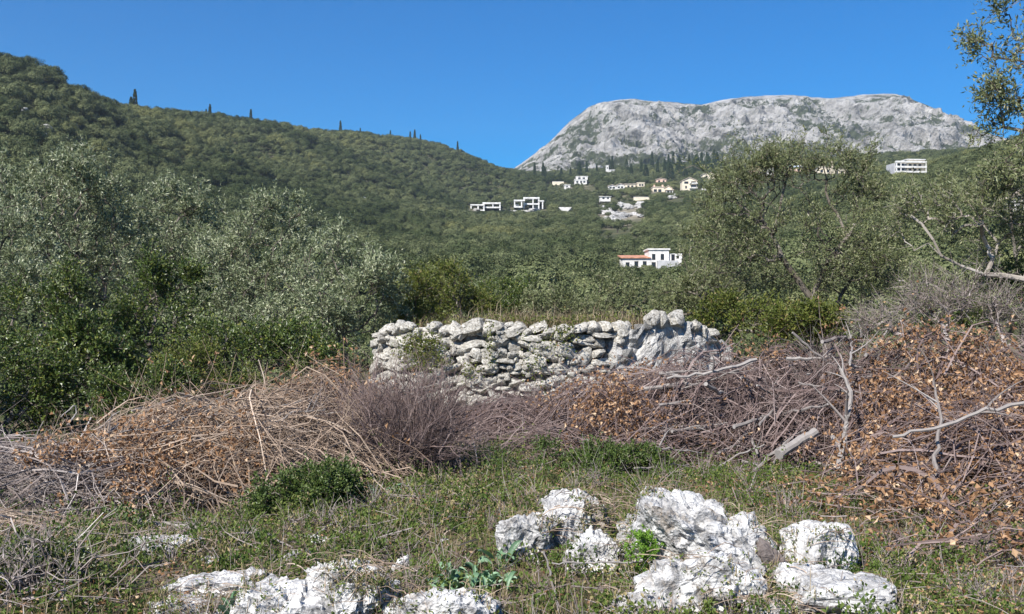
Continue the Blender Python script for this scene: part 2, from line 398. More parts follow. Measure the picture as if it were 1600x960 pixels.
def leaves(rng, P, Dn, L, Wd, fold=.25):
    """diamond leaves of two triangles at P pointing along Dn"""
    n = len(P); d, u, v = frames(Dn); a = rng.uniform(0, 2 * math.pi, n)[:, None]
    s = np.cos(a) * u + np.sin(a) * v; nn = np.cross(d, s)
    L = L[:, None]; Wd = Wd[:, None]
    V = np.stack([P, P + d * L * .5 + s * Wd * .5 + nn * fold * Wd, P + d * L, P + d * L * .5 - s * Wd * .5 + nn * fold * Wd], 1).reshape(-1, 3)
    b = (np.arange(n) * 4)[:, None]
    return V, np.concatenate([b + np.array([[0, 1, 2]]), b + np.array([[0, 2, 3]])], 1).reshape(-1, 3)

def rnd_dir(rng, n):
    v = rng.normal(size=(n, 3)); return v / np.linalg.norm(v, axis=1, keepdims=True)

def skeleton(rng, trunk, tips, sub=3, jit=.06, alpha=.35, up=.08):
    """attach every tip to the growing tree; trunk: list of polylines, the first starts at the base"""
    N = [np.array(trunk[0][0], float)]; par = [-1]; plen = [0.0]
    for line in trunk:
        k = 0 if line is trunk[0] else int(np.argmin([np.linalg.norm(p - np.array(line[0])) for p in N]))
        for p in line[1:]:
            p = np.array(p, float); q0 = N[k]; L = np.linalg.norm(p - q0); ns = max(1, int(L / .25))
            for s in range(1, ns + 1):
                q = q0 + (p - q0) * s / ns + (rng.normal(size=3) * .018 if s < ns else 0)
                N.append(q); par.append(k); plen.append(plen[k] + L / ns); k = len(N) - 1
    first = max(1, int(len(N) * .25))
    tips = np.array(tips); end = N[-1]
    order = np.argsort(np.linalg.norm(tips - np.mean(N[first:], axis=0), axis=1))
    NA = np.zeros((len(N) + len(tips) * sub + 5, 3)); PL = np.zeros(len(NA)); n = len(N)
    NA[:n] = N; PL[:n] = plen
    for ti in order:
        tp = tips[ti]
        c = np.linalg.norm(NA[first:n] - tp, axis=1) + alpha * PL[first:n]
        k = first + int(np.argmin(c)); q0 = NA[k].copy(); L = np.linalg.norm(tp - q0)
        for s in range(1, sub + 1):
            f = s / sub
            q = q0 + (tp - q0) * f + np.array([0, 0, up * L * 4 * f * (1 - f)]) + (rng.normal(size=3) * jit * L if s < sub else 0)
            NA[n] = q; PL[n] = PL[k] + L / sub; par.append(k); k = n; n += 1
    return NA[:n], np.array(par)

def pipe_radii(N, par, tip_r, p=2.35, rmax=9):
    n = len(N); r = np.zeros(n)
    for k in range(n - 1, 0, -1):
        if r[k] == 0: r[k] = tip_r ** p
        r[par[k]] += r[k]
    return np.minimum(r ** (1 / p), rmax)

def blob_points(rng, blobs, n, shell=.5):
    """tips gathered in clumps near the surface of the crown's lobes"""
    vol = np.array([b[3] * b[4] * b[5] for b in blobs]); w = (vol ** .8) / (vol ** .8).sum()
    nc = max(8, n // 13); k = rng.choice(len(blobs), nc, p=w); B = np.array(blobs)[k]
    d = rnd_dir(rng, nc); d[:, 2] = np.where(d[:, 2] < -.55, -d[:, 2] * .6, d[:, 2])
    rr = shell + (1 - shell) * rng.uniform(0, 1, nc) ** .6
    C = B[:, :3] + d * rr[:, None] * B[:, 3:6]; sg = np.clip(B[:, 3:6].min(1) * .3, .04, .42)
    j = rng.integers(0, nc, n)
    return C[j] + rng.normal(size=(n, 3)) * sg[j][:, None]

def make_plant(name, label, cat, base, trunk, blobs, ntips, twigs, lpt, leaf, wood, leafL, leafW, seed, tip_r=.006, twigL=.28, group=None, droop=0., rmax=.2, density_tint=None, alpha=.35, bare=0):
    """a tree or shrub: wood (trunk with limbs) and crown, in world coordinates relative to base"""
    rng = np.random.default_rng(seed)
    tips = blob_points(rng, blobs, ntips)
    if trunk is None:
        trunk = [[(0, 0, 0), (0, 0, .06)]]
    N, par = skeleton(rng, trunk, tips, alpha=alpha)
    r = pipe_radii(N, par, tip_r, rmax=rmax)
    ch = np.arange(1, len(N)); pa = par[1:]
    ra = np.minimum(r[pa], r[ch] * 1.25); rb = r[ch]
    thick = rb > .02
    V1, q1 = frusta(N[pa][thick], N[ch][thick], ra[thick], rb[thick], 7)
    V2, q2 = frusta(N[pa][~thick], N[ch][~thick], ra[~thick], rb[~thick], 3)
    istip = np.ones(len(N), bool); istip[par[1:]] = False
    # twigs fan out from the thin ends
    thin = np.where(rb <= max(tip_r * 1.7, .008))[0]
    src = N[ch][rng.choice(thin, ntips * twigs)]
    cen = np.mean(tips, axis=0)
    outd = src - cen; outd /= np.linalg.norm(outd, axis=1, keepdims=True) + 1e-6
    td = rnd_dir(rng, len(src)) * .9 + outd * .55 + np.array([0, 0, .35 - droop]); td /= np.linalg.norm(td, axis=1, keepdims=True)
    tl = twigL * rng.uniform(.5, 1.3, len(src))
    end = src + td * tl[:, None] + np.array([0, 0, -.12 * droop])
    sk = rng.uniform(size=len(src)) < (.35 if bare == 0 else 1.0); nk_ = int(sk.sum())
    V3, q3 = frusta(src[sk], end[sk], np.full(nk_, tip_r * .5), np.full(nk_, tip_r * .25), 3)
    VV = np.concatenate([V1, V2, V3]); Q = np.concatenate([q1, q2 + len(V1), q3 + len(V1) + len(V2)])
    tn = [np.concatenate([np.repeat(rng.uniform(.2, 1, thick.sum()), 7), np.repeat(rng.uniform(0, .8, (~thick).sum()), 3), np.repeat(rng.uniform(0, .7, nk_), 3)])]
    root = thing(name, label, cat, base, group=group)
    link('trunk', mesh_np('trunk', VV, [Q], [wood], tn), root)
    nl = len(src) * lpt
    k = np.repeat(np.arange(len(src)), lpt)
    keep = rng.uniform(size=len(src))[k] >= bare; k = k[keep]; nl = len(k)
    f = rng.uniform(.1, 1.0, nl)
    P = src[k] + (end[k] - src[k]) * f[:, None]
    dn = td[k] * .7 + rnd_dir(rng, nl) * .8 + np.array([0, 0, .15 - droop])
    Lf, ff = leaves(rng, P, dn, leafL * rng.uniform(.65, 1.25, nl), leafW * rng.uniform(.7, 1.2, nl))
    tt = np.clip(rng.normal(.5, .22, nl) + rng.normal(0, .1, len(src))[k], 0, 1)
    c = link('crown', mesh_np('crown', Lf, [ff], [leaf], [np.repeat(tt, 2)]), root)
    return root

# ------------------------------------------------------------------ houses
def box_vf(x0, x1, y0, y1, z0, z1):
    V = np.array([(x, y, z) for z in (z0, z1) for (x, y) in ((x0, y0), (x1, y0), (x1, y1), (x0, y1))], float)
    Fq = np.array([(0, 3, 2, 1), (4, 5, 6, 7), (0, 1, 5, 4), (1, 2, 6, 5), (2, 3, 7, 6), (3, 0, 4, 7)])
    return V, Fq
def join(parts):
    V = []; Fq = []; o = 0
    for v, f in parts: V.append(v); Fq.append(f + o); o += len(v)
    return np.concatenate(V), np.concatenate(Fq)
def part(name, boxes, mat, parent):
    V, Fq = join([box_vf(*b) if not isinstance(b, tuple) or len(b) == 6 else b for b in boxes])
    return link(name, mesh_np(name, V, [Fq], [mat]), parent)
def wall_open(x0, x1, y0, z0, z1, ops, th=.35):
    """front wall from x0..x1, z0..z1 with real openings"""
    xs = sorted({x0, x1, *[v for o in ops for v in o[:2]]}); zs = sorted({z0, z1, *[v for o in ops for v in o[2:]]})
    bs = []
    for a, b_ in zip(xs, xs[1:]):
        for c, d in zip(zs, zs[1:]):
            mx, mz = (a + b_) / 2, (c + d) / 2
            if not any(o[0] < mx < o[1] and o[2] < mz < o[3] for o in ops): bs.append((a, b_, y0, y0 + th, c, d))
    return bs
def gable(x0, x1, y0, y1, z, h, over=.5, th=.25):
    xm = (x0 + x1) / 2; x0 -= over; x1 += over; y0 -= over; y1 += over
    V = np.array([(x0, y0, z), (xm, y0, z + h), (x1, y0, z), (x0, y0, z + th), (xm, y0, z + h + th), (x1, y0, z + th), (x0, y1, z), (xm, y1, z + h), (x1, y1, z), (x0, y1, z + th), (xm, y1, z + h + th), (x1, y1, z + th)], float)
    Fq = np.array([(0, 1, 4, 3), (1, 2, 5, 4), (7, 6, 9, 10), (8, 7, 10, 11), (3, 4, 10, 9), (4, 5, 11, 10), (1, 0, 6, 7), (2, 1, 7, 8), (0, 3, 9, 6), (5, 2, 8, 11)])
    return V, Fq
def block(root, x0, x1, z0, z1, dep, mat, wins=(), y0=0, roof=None, roofm=None, roof_h=1.2, name='wall'):
    """one volume of a house: walls with openings, frames and panes, roof"""
    ops = [(a, b_, c, d) for a, b_, c, d in wins]
    bs = wall_open(x0, x1, y0, z0, z1, ops)
    bs += [(x0, x0 + .35, y0 + .35, y0 + dep, z0, z1), (x1 - .35, x1, y0 + .35, y0 + dep, z0, z1), (x0 + .35, x1 - .35, y0 + dep - .35, y0 + dep, z0, z1)]
    w = part(name, bs, mat, root)
    for a, b_, c, d in ops:
        s = .08
        fr = part('window', [(a + .002, a + s, y0 + .12, y0 + .24, c + .002, d - .002), (b_ - s, b_ - .002, y0 + .12, y0 + .24, c + .002, d - .002), (a + s, b_ - s, y0 + .12, y0 + .24, d - s, d - .002), (a + s, b_ - s, y0 + .12, y0 + .24, c + .002, c + s)], M['shutter'], root)
        part('pane', [(a + s, b_ - s, y0 + .17, y0 + .2, c + s, d - s)], M['glass'], fr)
    if roof == 'flat': part('roof', [(x0 - .35, x1 + .35, y0 - .35, y0 + dep + .35, z1 + .003, z1 + .4)], roofm or mat, root)
    if roof == 'gable':
        g = gable(x0, x1, y0, y0 + dep, z1 + .003, roof_h)
        link('roof', mesh_np('roof', g[0], [g[1]], [roofm or M['terracotta']]), root)
        xm = (x0 + x1) / 2
        Vg = np.array([(x0, y0 + .1, z1 + .002), (x1, y0 + .1, z1 + .002), (xm, y0 + .1, z1 + roof_h * .92), (x0, y0 + .4, z1 + .002), (x1, y0 + .4, z1 + .002), (xm, y0 + .4, z1 + roof_h * .92)])
        link('gable_wall', mesh_np('gable_wall', Vg, [np.array([(0, 1, 2), (5, 4, 3)])], [mat]), root)
    if roof == 'shed':
        Vs = np.array([(x0 - .5, y0 - .5, z1 + .003), (x1 + .5, y0 - .5, z1 + .003), (x1 + .5, y0 + dep + .5, z1 + roof_h), (x0 - .5, y0 + dep + .5, z1 + roof_h)])
        Vs = np.concatenate([Vs, Vs + np.array([0, 0, .3])])
        link('roof', mesh_np('roof', Vs, [np.array([(0, 3, 2, 1), (4, 5, 6, 7), (0, 1, 5, 4), (1, 2, 6, 5), (2, 3, 7, 6), (3, 0, 4, 7)])], [roofm or M['terracotta']]), root)
    return w
HOUSE_BOX = []
def site(px, py, Y, half, up):
    """record a house plot so that no tree stands in front of it; returns its base point"""
    HOUSE_BOX.append((px - half, px + half, py - up, py, Y))
    return at(px, py, Y)

# white house in the valley
s = 282 / F
r_ = thing('white_house', 'white stepped house with a red tiled wing above the dense valley trees', 'house', site(1018, 423, 280, 48, 36))
def wx(px): return (px - 1018) * s
def wz(py): return (423 - py) * s
def win(px, py, w, h): return (wx(px) - w / 2, wx(px) + w / 2, wz(py) - h / 2, wz(py) + h / 2)
block(r_, wx(973), wx(1013.5), -2, wz(404), 8, M['plaster'], [win(981, 415, 1.1, 1.7), win(994.5, 413, 1.1, 1.6), (win(1007.5, 413, 1.1, 1.6))], roof='shed', roofm=M['terracotta'], roof_h=1.0)
block(r_, wx(1013.6), wx(1045), -2, wz(391), 9, M['plaster'], [win(1021.5, 402, 1.0, 1.7), win(1035, 402, 1.0, 1.7), win(1021.5, 415, 1.2, 1.8)], roof='flat')
block(r_, wx(1045.1), wx(1066), -2, wz(396.5), 8, M['plaster'], [win(1052, 402.5, 1.0, 1.8), win(1059.5, 402, .7, .9)], y0=.6)
part('parapet', [(wx(1026), wx(1058), -2.2, -.01, -2, wz(408))], M['grey_conc'], r_)
part('dark_slab', [(wx(988), wx(1012), -1.4, -.01, wz(420.5), wz(419))], M['shutter'], r_)  # low dark slab projecting from the front of the tiled wing

# unfinished concrete frame houses on the slope
def frame_house(label, px, py, Y, cols, beams, lower):
    s = Y / F; root = thing('concrete_frame_house', label, 'house', site(px, py, Y, 28, 22), group='unfinished houses on the slope')
    for (a, z0, z1, y0) in cols:
        for yy in (y0, y0 + 7): part('column', [(a * s - .38, a * s + .38, yy, yy + .7, z0 * s, z1 * s)], M['concrete'], root)
    for (a, b_, z, h, y0) in beams:
        part('slab', [(a * s - .5, b_ * s + .5, y0 - .25, y0 + 8, z * s, z * s + h)], M['concrete'], root)
    for (a, b_, z0, z1, y0) in lower:
        part('infill_wall', [(a * s, b_ * s, y0, y0 + .3, z0 * s, z1 * s)], M['grey_conc'], root)
    return root
frame_house('unfinished white concrete frame house with two low boxes', 760, 334, 640,
    [(-24, 4, 13, 0), (-13, 4, 13, 0), (-4, 4, 13, 0), (-4, 9.5, 16, 3), (10, 9.5, 16, 3), (21, 6, 16, 3)],
    [(-24, -4, 12.6, .8, 0), (-24, -4, 4, .9, 0), (-5, 21, 16, .9, 3), (-5, 21, 9.2, .9, 3)], [(-22, -15, 4.5, 7, 3), (-20, -8, -5, 3.5, 2), (0, 8, 10, 13, 8)])
frame_house('unfinished white concrete frame house with a raised centre and tall posts', 827, 334, 655,
    [(-23, 9, 20, 0), (-12, 9, 20, 0), (-8, 9, 24, 3), (6, 6, 24, 3), (15, 6, 25, 3), (21, 8, 20, 3)],
    [(-23, -8, 19.5, .9, 0), (-23, -12, 9.3, 1, 0), (-8, 15, 24, 1.0, 3), (-8, 15, 14.5, 1, 3), (15, 22, 19.5, .8, 3)], [(-22, -16, 10, 15, 3), (6, 14, 4, 14, 6), (-18, -12, 2, 9, 3)])
root = thing('terrace_parapet', 'white terrace wall wedge among trees beside the unfinished houses', 'wall', site(883, 331, 600, 11, 8))
V, q = box_vf(-4.0, 4.0, 0, 5, 1.6, 2.7); V[0:2, 0] *= .35; V[0:2, 2] -= 1.6
link('retaining_wall', mesh_np('retaining_wall', V, [q], [M['plaster']]), root)

def simple_house(label, px, py, Y, blocks, rz=0, extra=None, half=12, up=14, cat='house', name='house', grp='village houses below the mountain'):
    s = Y / F; root = thing(name, label, cat, site(px, py, Y, half, up), rz, grp)
    for b_ in blocks:
        x0, x1, z0, z1, mat, wins, roof, roofm, rh = b_[:9]; y0 = b_[9] if len(b_) > 9 else 0
        ws = [(a * s - w_ / 2, a * s + w_ / 2, c * s, c * s + h_) for a, c, w_, h_ in wins]
        block(root, x0 * s, x1 * s, z0 * s, z1 * s, 8, M[mat], ws, y0=y0, roof=roof, roofm=M[roofm] if roofm else None, roof_h=rh)
    if extra: extra(root, s)
    return root
def ex1(root, s):
    for a in (-12, 1): part('chimney', [(a * s - .5, a * s + .5, 2, 3, 14 * s, 17.5 * s)], M['pink'], root)
    for a in (6, 11, 15): part('column', [(a * s - .2, a * s + .2, -2.2, -1.8, 0, 8 * s)], M['plaster'], root)
    part('porch_roof', [(4 * s, 17 * s, -2.6, -.02, 8 * s, 9 * s)], M['roof_pale'], root)
simple_house('cream villa with two chimneys and a pillared porch in the village', 1035, 306, 690,
    [(-15, 3, -3, 13, 'cream', [(-11, 5, 2.2, 2.2), (-4, 5, 2.2, 2.2)], 'flat', 'roof_pale', 1), (3.2, 15, -3, 11, 'cream', [(7, 2, 2, 2.4), (12, 2, 2, 2.4)], 'gable', 'roof_pale', 2.0)], half=17, up=18, extra=ex1)
def ex2(root, s):
    for z in (8, 15): part('balcony', [(-1 * s, 11.5 * s, -1.6, -.02, z * s, z * s + .9)], M['plaster'], root)
    part('ramp_wall', [(-22 * s, -10 * s, -1, -.5, -3, 2.5 * s)], M['plaster'], root)
simple_house('tall cream gabled house with dark balcony openings in the village', 1078, 303, 680,
    [(-12, 11, -3, 20, 'cream', [(-5.5, 15.5, 2.8, 1.6), (-6, 8, 1.2, 1.9), (6, 16, 3.4, 1.5), (6, 9.5, 3.4, 1.8)], 'gable', 'roof_pale', 2.4)], half=18, up=26, extra=ex2)
simple_house('white house in two tiers beside the row of cypresses', 908, 289, 790,
    [(-10, 9, -3, 8, 'plaster', [(-6, 3, 1.6, 1.5), (0, 3, 1.6, 1.5), (5, 3, 1.6, 1.5)], 'flat', None, 1), (-7, 11, 8.9, 14, 'plaster', [(-2, 10, 2, 1.4), (5, 10, 2, 1.4)], 'flat', None, 1, 5)], half=11, up=18)
simple_house('small white chapel with a raised end at the foot of the mountain', 953, 270, 980,
    [(-6, -2, -3, 11, 'plaster', [(-4, 6, 1, 1.6)], 'flat', None, 1), (-2, 7.5, -3, 4.5, 'plaster', [(3, 1, 1.2, 1.4)], 'shed', 'plaster', .8)], half=8, up=12, cat='chapel', name='chapel')
simple_house('long low white house left of the bare grey tree', 963, 296, 740,
    [(-13, 0, -3, 4.5, 'plaster', [(-9, 1, 1.8, 1.3), (-4, 1, 1.8, 1.3)], 'gable', 'roof_pale', 1.2), (0.2, 13, -3, 6, 'plaster', [(4, 1.5, 1.6, 1.4), (9, 1.5, 1.6, 1.4)], 'gable', 'roof_pale', 1.4)], half=14, up=10)
simple_house('cream low house in two halves with a cypress before it', 992, 295, 760,
    [(-15, 1, -3, 7, 'cream', [(-10, 2, 1.6, 1.5), (-4, 2, 1.6, 1.5)], 'shed', 'roof_pale', 1), (4, 15, -3, 9, 'cream', [(8, 4, 1.4, 1.6), (12, 4, 1.4, 1.6)], 'flat', None, 1)], half=16, up=12)
simple_house('flat pale roofed house half hidden behind the cream villas', 1033, 287, 790, [(-8, 8, -3, 6, 'pink', [(-3, 2, 1.5, 1.5), (4, 2, 1.5, 1.5)], 'gable', 'roof_pale', 1.2)], half=9, up=10)
simple_house('low white garden house above the bare rocky terrace', 946, 312, 640, [(-8, 8, -3, 4.2, 'plaster', [(-3, .5, 1.4, 1.1), (4, .5, 1.2, 1.1)], 'shed', 'plaster', .8)], half=9, up=7)
simple_house('tiny white hut left of the village by dark scrub', 887, 294, 760, [(-5, 4, -3, 4.5, 'plaster', [(-1, 1, 1.2, 1.1)], 'flat', None, 1)], half=6, up=6, cat='hut', name='hut')
simple_house('pale long house on the upper edge of the village', 1112, 279, 760, [(-14, 12, -3, 6, 'cream', [(-8, 1.5, 1.5, 1.5), (0, 1.5, 1.5, 1.5), (7, 1.5, 1.5, 1.5)], 'gable', 'roof_pale', 1.6)], half=12, up=11)
simple_house('orange plastered tower house seen through the large olive', 1181, 276, 640, [(-6, 6, -3, 15, 'pink', [(-2, 9, 1.4, 1.5), (2.5, 3, 1.4, 1.5)], 'shed', 'terracotta', 1.2)], half=8, up=18)
simple_house('small white house beside the orange tower house', 1200, 275, 640, [(-8, 9, -3, 11, 'plaster', [(-4, 5, 1.4, 1.6), (3, 5, 1.4, 1.6)], 'gable', 'roof_pale', 1.6)], half=9, up=14)
simple_house('pink house with a pale blue roof seen through the large olive', 1249, 271, 640, [(-17, 17, -3, 9, 'pink', [(-10, 3, 1.6, 1.6), (-1, 3, 1.6, 1.6), (8, 3, 1.6, 1.6)], 'shed', 'blue_roof', 2.4)], half=18, up=16)
def ex3(root, s):
    part('chimney', [(-1.2 * s, 1.2 * s, 1, 2.2, 11.9 * s, 25 * s)], M['cream'], root)
simple_house('cream house with one tall chimney behind the large olive', 1302, 276, 600, [(-24, -2, -3, 14, 'cream', [(-18, 6, 1.6, 1.8), (-8, 6, 1.6, 1.8)], 'flat', None, 1), (-1.8, 20, -3, 10.5, 'cream', [(5, 4, 2, 1.8), (14, 4, 2, 1.8)], 'flat', None, 1)], half=26, up=24, extra=ex3)
def ex4(root, s):
    for z in (6.5, 14, 22): part('balcony', [(-27 * s, 23 * s, -1.5, -.02, z * s, z * s + .8)], M['concrete'], root)
    for a in (-26, -19, 22):
        part('column', [(a * s - .2, a * s + .2, -1.4, -1.0, -2, 22 * s)], M['concrete'], root)
simple_house('large white three storey apartment block with balconies on the ridge', 1424, 277, 480,
    [(-7, 22, -4, 27, 'cream', [(-2, 16, 1.5, 1.4), (6, 16, 1.5, 1.4), (14, 16, 1.5, 1.4), (-2, 8.5, 1.5, 1.5), (6, 8.5, 1.5, 1.5), (14, 8.5, 1.5, 1.5), (-2, 1, 1.5, 1.5), (8, 1, 1.5, 1.5)], 'flat', 'concrete', 1),
     (-27, -7.2, -4, 22, 'grey_conc', [(-17, 15.5, 4, 1.9), (-17, 8.5, 4, 1.6), (-17, 1, 4, 1.6)], None, None, 1, .8)], half=28, up=30, cat='apartment block', name='apartment_block', extra=ex4, rz=.1)
simple_house('whitewashed house on the dark slope beyond the right hand olive', 1592, 332, 240, [(-18, 22, -6, 20, 'plaster', [(-10, 7, 1, 1.2), (4, 7, 1, 1.2)], 'gable', 'roof_pale', 1.0)], half=22, up=26)

for px_, py_, Y_, w_, lb in [(921, 297, 770, 16, 'pale garden wall below the two tier white house'), (872, 288, 800, 18, 'pale road wall left of the two tier white house'), (1120, 301, 640, 26, 'cream garden wall right of the tall gabled house'), (1150, 288, 660, 20, 'pale retaining wall between the long house and the orange tower house'), (1003, 313, 650, 26, 'pale retaining wall above the bare rocky terraces'), (1055, 316, 640, 22, 'pale retaining wall under the cream villa')]:
    root = thing('garden_parapet', lb, 'wall', site(px_, py_, Y_, w_ / 2, 6)); k_ = w_ / 2 * Y_ / F
    part('wall', [(-k_, k_, 0, .5, -2, 1.9)], M['cream'], root); part('coping', [(-k_ - .1, k_ + .1, -.1, .6, 1.903, 2.1)], M['plaster'], root)

# ------------------------------------------------------------------ woods on the hillsides
def hill_tree_mesh(seed, rad, hgt, n=2600, lump=.35, quad=.3):
    rng = np.random.default_rng(seed)
    d = rnd_dir(rng, n); d[:, 2] = np.abs(d[:, 2]) * rng.choice([1, 1, 1, -.45], n)
    lob = fbm(d * 2.0 + seed * 3.1, 3, seed) * lump * 1.5 + 1
    rr = (rng.uniform(.55, 1, n) ** .5) * lob
    P = d * rr[:, None] * np.array([rad, rad, hgt * .5]) + np.array([0, 0, hgt * .52])
    nn = d * 1.1 + rnd_dir(rng, n) * .6 + np.array([0, 0, .25]); dd, u, v = frames(nn)
    a = rng.uniform(0, 6.28, n)[:, None]; s1 = np.cos(a) * u + np.sin(a) * v; s2 = np.cross(dd, s1)
    sz = (quad * rng.uniform(.5, 1.2, n))[:, None]; s3 = sz * rng.uniform(.45, .9, n)[:, None]
    V = np.stack([P - s1 * sz * .5, P + s2 * s3 * .5 + dd * .05, P + s1 * sz * .5, P - s2 * s3 * .5 + dd * .05], 1).reshape(-1, 3)
    q = np.arange(n * 4).reshape(n, 4)
    A = np.array([[0, 0, -1.2], [0, 0, .1], [0, 0, .1], [0, 0, .1]], float); B = np.array([[0, 0, .3], [.4 * rad, .1, hgt * .5], [-.35 * rad, .2, hgt * .5], [.05, -.3 * rad, hgt * .5]])
    Vt, qt = frusta(A, B, np.full(4, .16), np.full(4, .07), 5)
    t = np.clip(rng.normal(.5, .25, n), 0, 1)
    return mesh_np('hill_tree', np.concatenate([V, Vt]), [q, qt + len(V)], [M['hill_leaf'], M['bark']], [t, np.full(len(qt), .4)])
protos = [hill_tree_mesh(3, 2.5, 3.9), hill_tree_mesh(4, 2.1, 3.4, lump=.5), hill_tree_mesh(5, 2.9, 4.4, 3000), hill_tree_mesh(6, 1.8, 4.3, 2200, .45), hill_tree_mesh(7, 2.3, 2.7, 2200, .5)]
NP = len(protos)
rng = np.random.default_rng(11)
cand = []
def scatter(n, r0, r1, t0, t1):
    lr = np.sqrt(rng.uniform(r0 ** 2, r1 ** 2, n)); th = rng.uniform(t0, t1, n)
    return np.stack([lr * np.sin(th), lr * np.cos(th)], -1)
XY = np.concatenate([scatter(5200, 62, 260, -.66, .66), scatter(60000, 260, 700, -.62, .62), scatter(34000, 700, 1150, -.5, .52)])
# thin out: keep a loose minimum distance by a jittered grid hash
cell = 4.1; cell = np.interp(np.hypot(XY[:, 0], XY[:, 1]), [0, 200, 200.01, 9999], [3.8, 3.8, 2.6, 2.6])[:, None]; key = np.floor(XY / cell).astype(int); _, ui = np.unique(key, axis=0, return_index=True); XY = XY[ui]
Zt = ground_z(XY[:, 0], XY[:, 1]); P = np.stack([XY[:, 0], XY[:, 1], Zt], -1)
dist = np.hypot(P[:, 0], P[:, 1])
scl = rng.choice([.45, .55, .65, .8, 1.0, 1.45], len(P)) * rng.uniform(.9, 1.1, len(P)) * np.interp(dist, [60, 140, 400, 1200], [.75, 1.0, .88, .85])
idx = rng.integers(0, NP, len(P)); rot = rng.uniform(0, 6.283, len(P))
px, pyb = project(P); pxt, pyt = project(P + np.stack([0 * scl, 0 * scl, 4.2 * scl], -1))
keep = np.ones(len(P), bool)
hw = 2.6 * scl * F / P[:, 1]
for (a, b_, t_, bt, Yh) in HOUSE_BOX:
    cover = (px + hw * .8 > a) & (px - hw * .8 < b_) & (P[:, 1] < Yh + 12) & (pyb > t_) & (pyt < bt - (bt - t_) * .22)
    keep &= ~cover
bare = (px > 932) & (px < 1010) & (pyt > 300) & (pyt < 372) & (P[:, 1] > 300)           # bare terraces under the village
keep &= ~(bare & (rng.uniform(size=len(P)) < .9))
bare2 = fbm(P * np.array([.03, .03, 0]), 3, 91) > .42
keep &= ~(bare2 & (rng.uniform(size=len(P)) < .45) & (dist > 300))
keep &= ~((np.abs(P[:, 0]) < 14) & (P[:, 1] < 66))
P, scl, idx, rot, px, pyb, pyt, dist = (a[keep] for a in (P, scl, idx, rot, px, pyb, pyt, dist))
# the largest ones in view are single trees
vis = (px > -10) & (px < 1610) & (pyt < np.interp(px, [0, 200, 380, 620, 900, 1000, 1100, 1390, 1600], [300, 330, 360, 450, 480, 450, 300, 300, 300])) & (pyt > 80)
score = np.where(vis, dist, 1e9); single = np.argsort(score)[:300]
mask = np.zeros(len(P), bool); mask[single] = True
kinds = ['broad rounded grey green tree in the thick hillside scrub', 'lumpy mid green tree in the thick hillside scrub', 'large spreading green tree in the thick hillside scrub', 'narrow upright green tree in the thick hillside scrub', 'low flattened green bush in the thick hillside scrub']
grp = ['broad rounded hillside trees', 'lumpy hillside trees', 'large spreading hillside trees', 'narrow hillside trees', 'low hillside bushes']
for k in single:
    o = link(['hillside_tree', 'hillside_tree', 'hillside_tree', 'hillside_tree', 'hillside_bush'][idx[k]], protos[idx[k]], loc=P[k])
    o.rotation_euler = (0, 0, rot[k]); o.scale = (scl[k],) * 3
    by = abs(px[k] - 1018) < 75 and 225 < P[k, 1] < 320
    tag(o, kinds[idx[k]].replace('in the thick hillside scrub', 'close around the white stepped house') if by else kinds[idx[k]], 'tree' if idx[k] < 4 else 'bush', grp[idx[k]] + (' around the white house' if by else ''))
# the rest of the wood reads as one mass
pc = bpy.data.collections.new('wood_parts')
for k, me in enumerate(protos):
    pc.objects.link(bpy.data.objects.new('wood_part_%d' % k, me))
Q = P[~mask]
me = bpy.data.meshes.new('wood'); me.vertices.add(len(Q)); me.vertices.foreach_set('co', Q.astype(np.float32).ravel())
for nm, arr, ty in (('idx', idx[~mask], 'INT'), ('rotz', rot[~mask], 'FLOAT'), ('scl', scl[~mask], 'FLOAT')):
    a = me.attributes.new(nm, ty, 'POINT'); a.data.foreach_set('value', arr.astype(np.int32 if ty == 'INT' else np.float32))
wood = link('hillside_wood', me, kind='stuff'); wood['label'] = 'dense green scrub wood covering the far hillsides'; wood['category'] = 'wood'
ng = bpy.data.node_groups.new('wood_scatter', 'GeometryNodeTree')
ng.interface.new_socket('Geometry', in_out='INPUT', socket_type='NodeSocketGeometry'); ng.interface.new_socket('Geometry', in_out='OUTPUT', socket_type='NodeSocketGeometry')
gi = ng.nodes.new('NodeGroupInput'); go = ng.nodes.new('NodeGroupOutput')
iop = ng.nodes.new('GeometryNodeInstanceOnPoints'); ci = ng.nodes.new('GeometryNodeCollectionInfo'); ci.inputs[0].default_value = pc
ci.inputs['Separate Children'].default_value = True; ci.inputs['Reset Children'].default_value = True
iop.inputs['Pick Instance'].default_value = True
def named(nm, ty):
    a = ng.nodes.new('GeometryNodeInputNamedAttribute'); a.data_type = ty; a.inputs[0].default_value = nm; return a.outputs[0]
cx = ng.nodes.new('ShaderNodeCombineXYZ'); e2r = ng.nodes.new('FunctionNodeEulerToRotation')
ng.links.new(named('rotz', 'FLOAT'), cx.inputs[2]); ng.links.new(cx.outputs[0], e2r.inputs[0]); ng.links.new(e2r.outputs[0], iop.inputs['Rotation'])
ng.links.new(gi.outputs[0], iop.inputs['Points']); ng.links.new(ci.outputs[0], iop.inputs['Instance']); ng.links.new(named('idx', 'INT'), iop.inputs['Instance Index'])
ng.links.new(named('scl', 'FLOAT'), iop.inputs['Scale']); ng.links.new(iop.outputs[0], go.inputs[0])
md = wood.modifiers.new('scatter', 'NODES'); md.node_group = ng

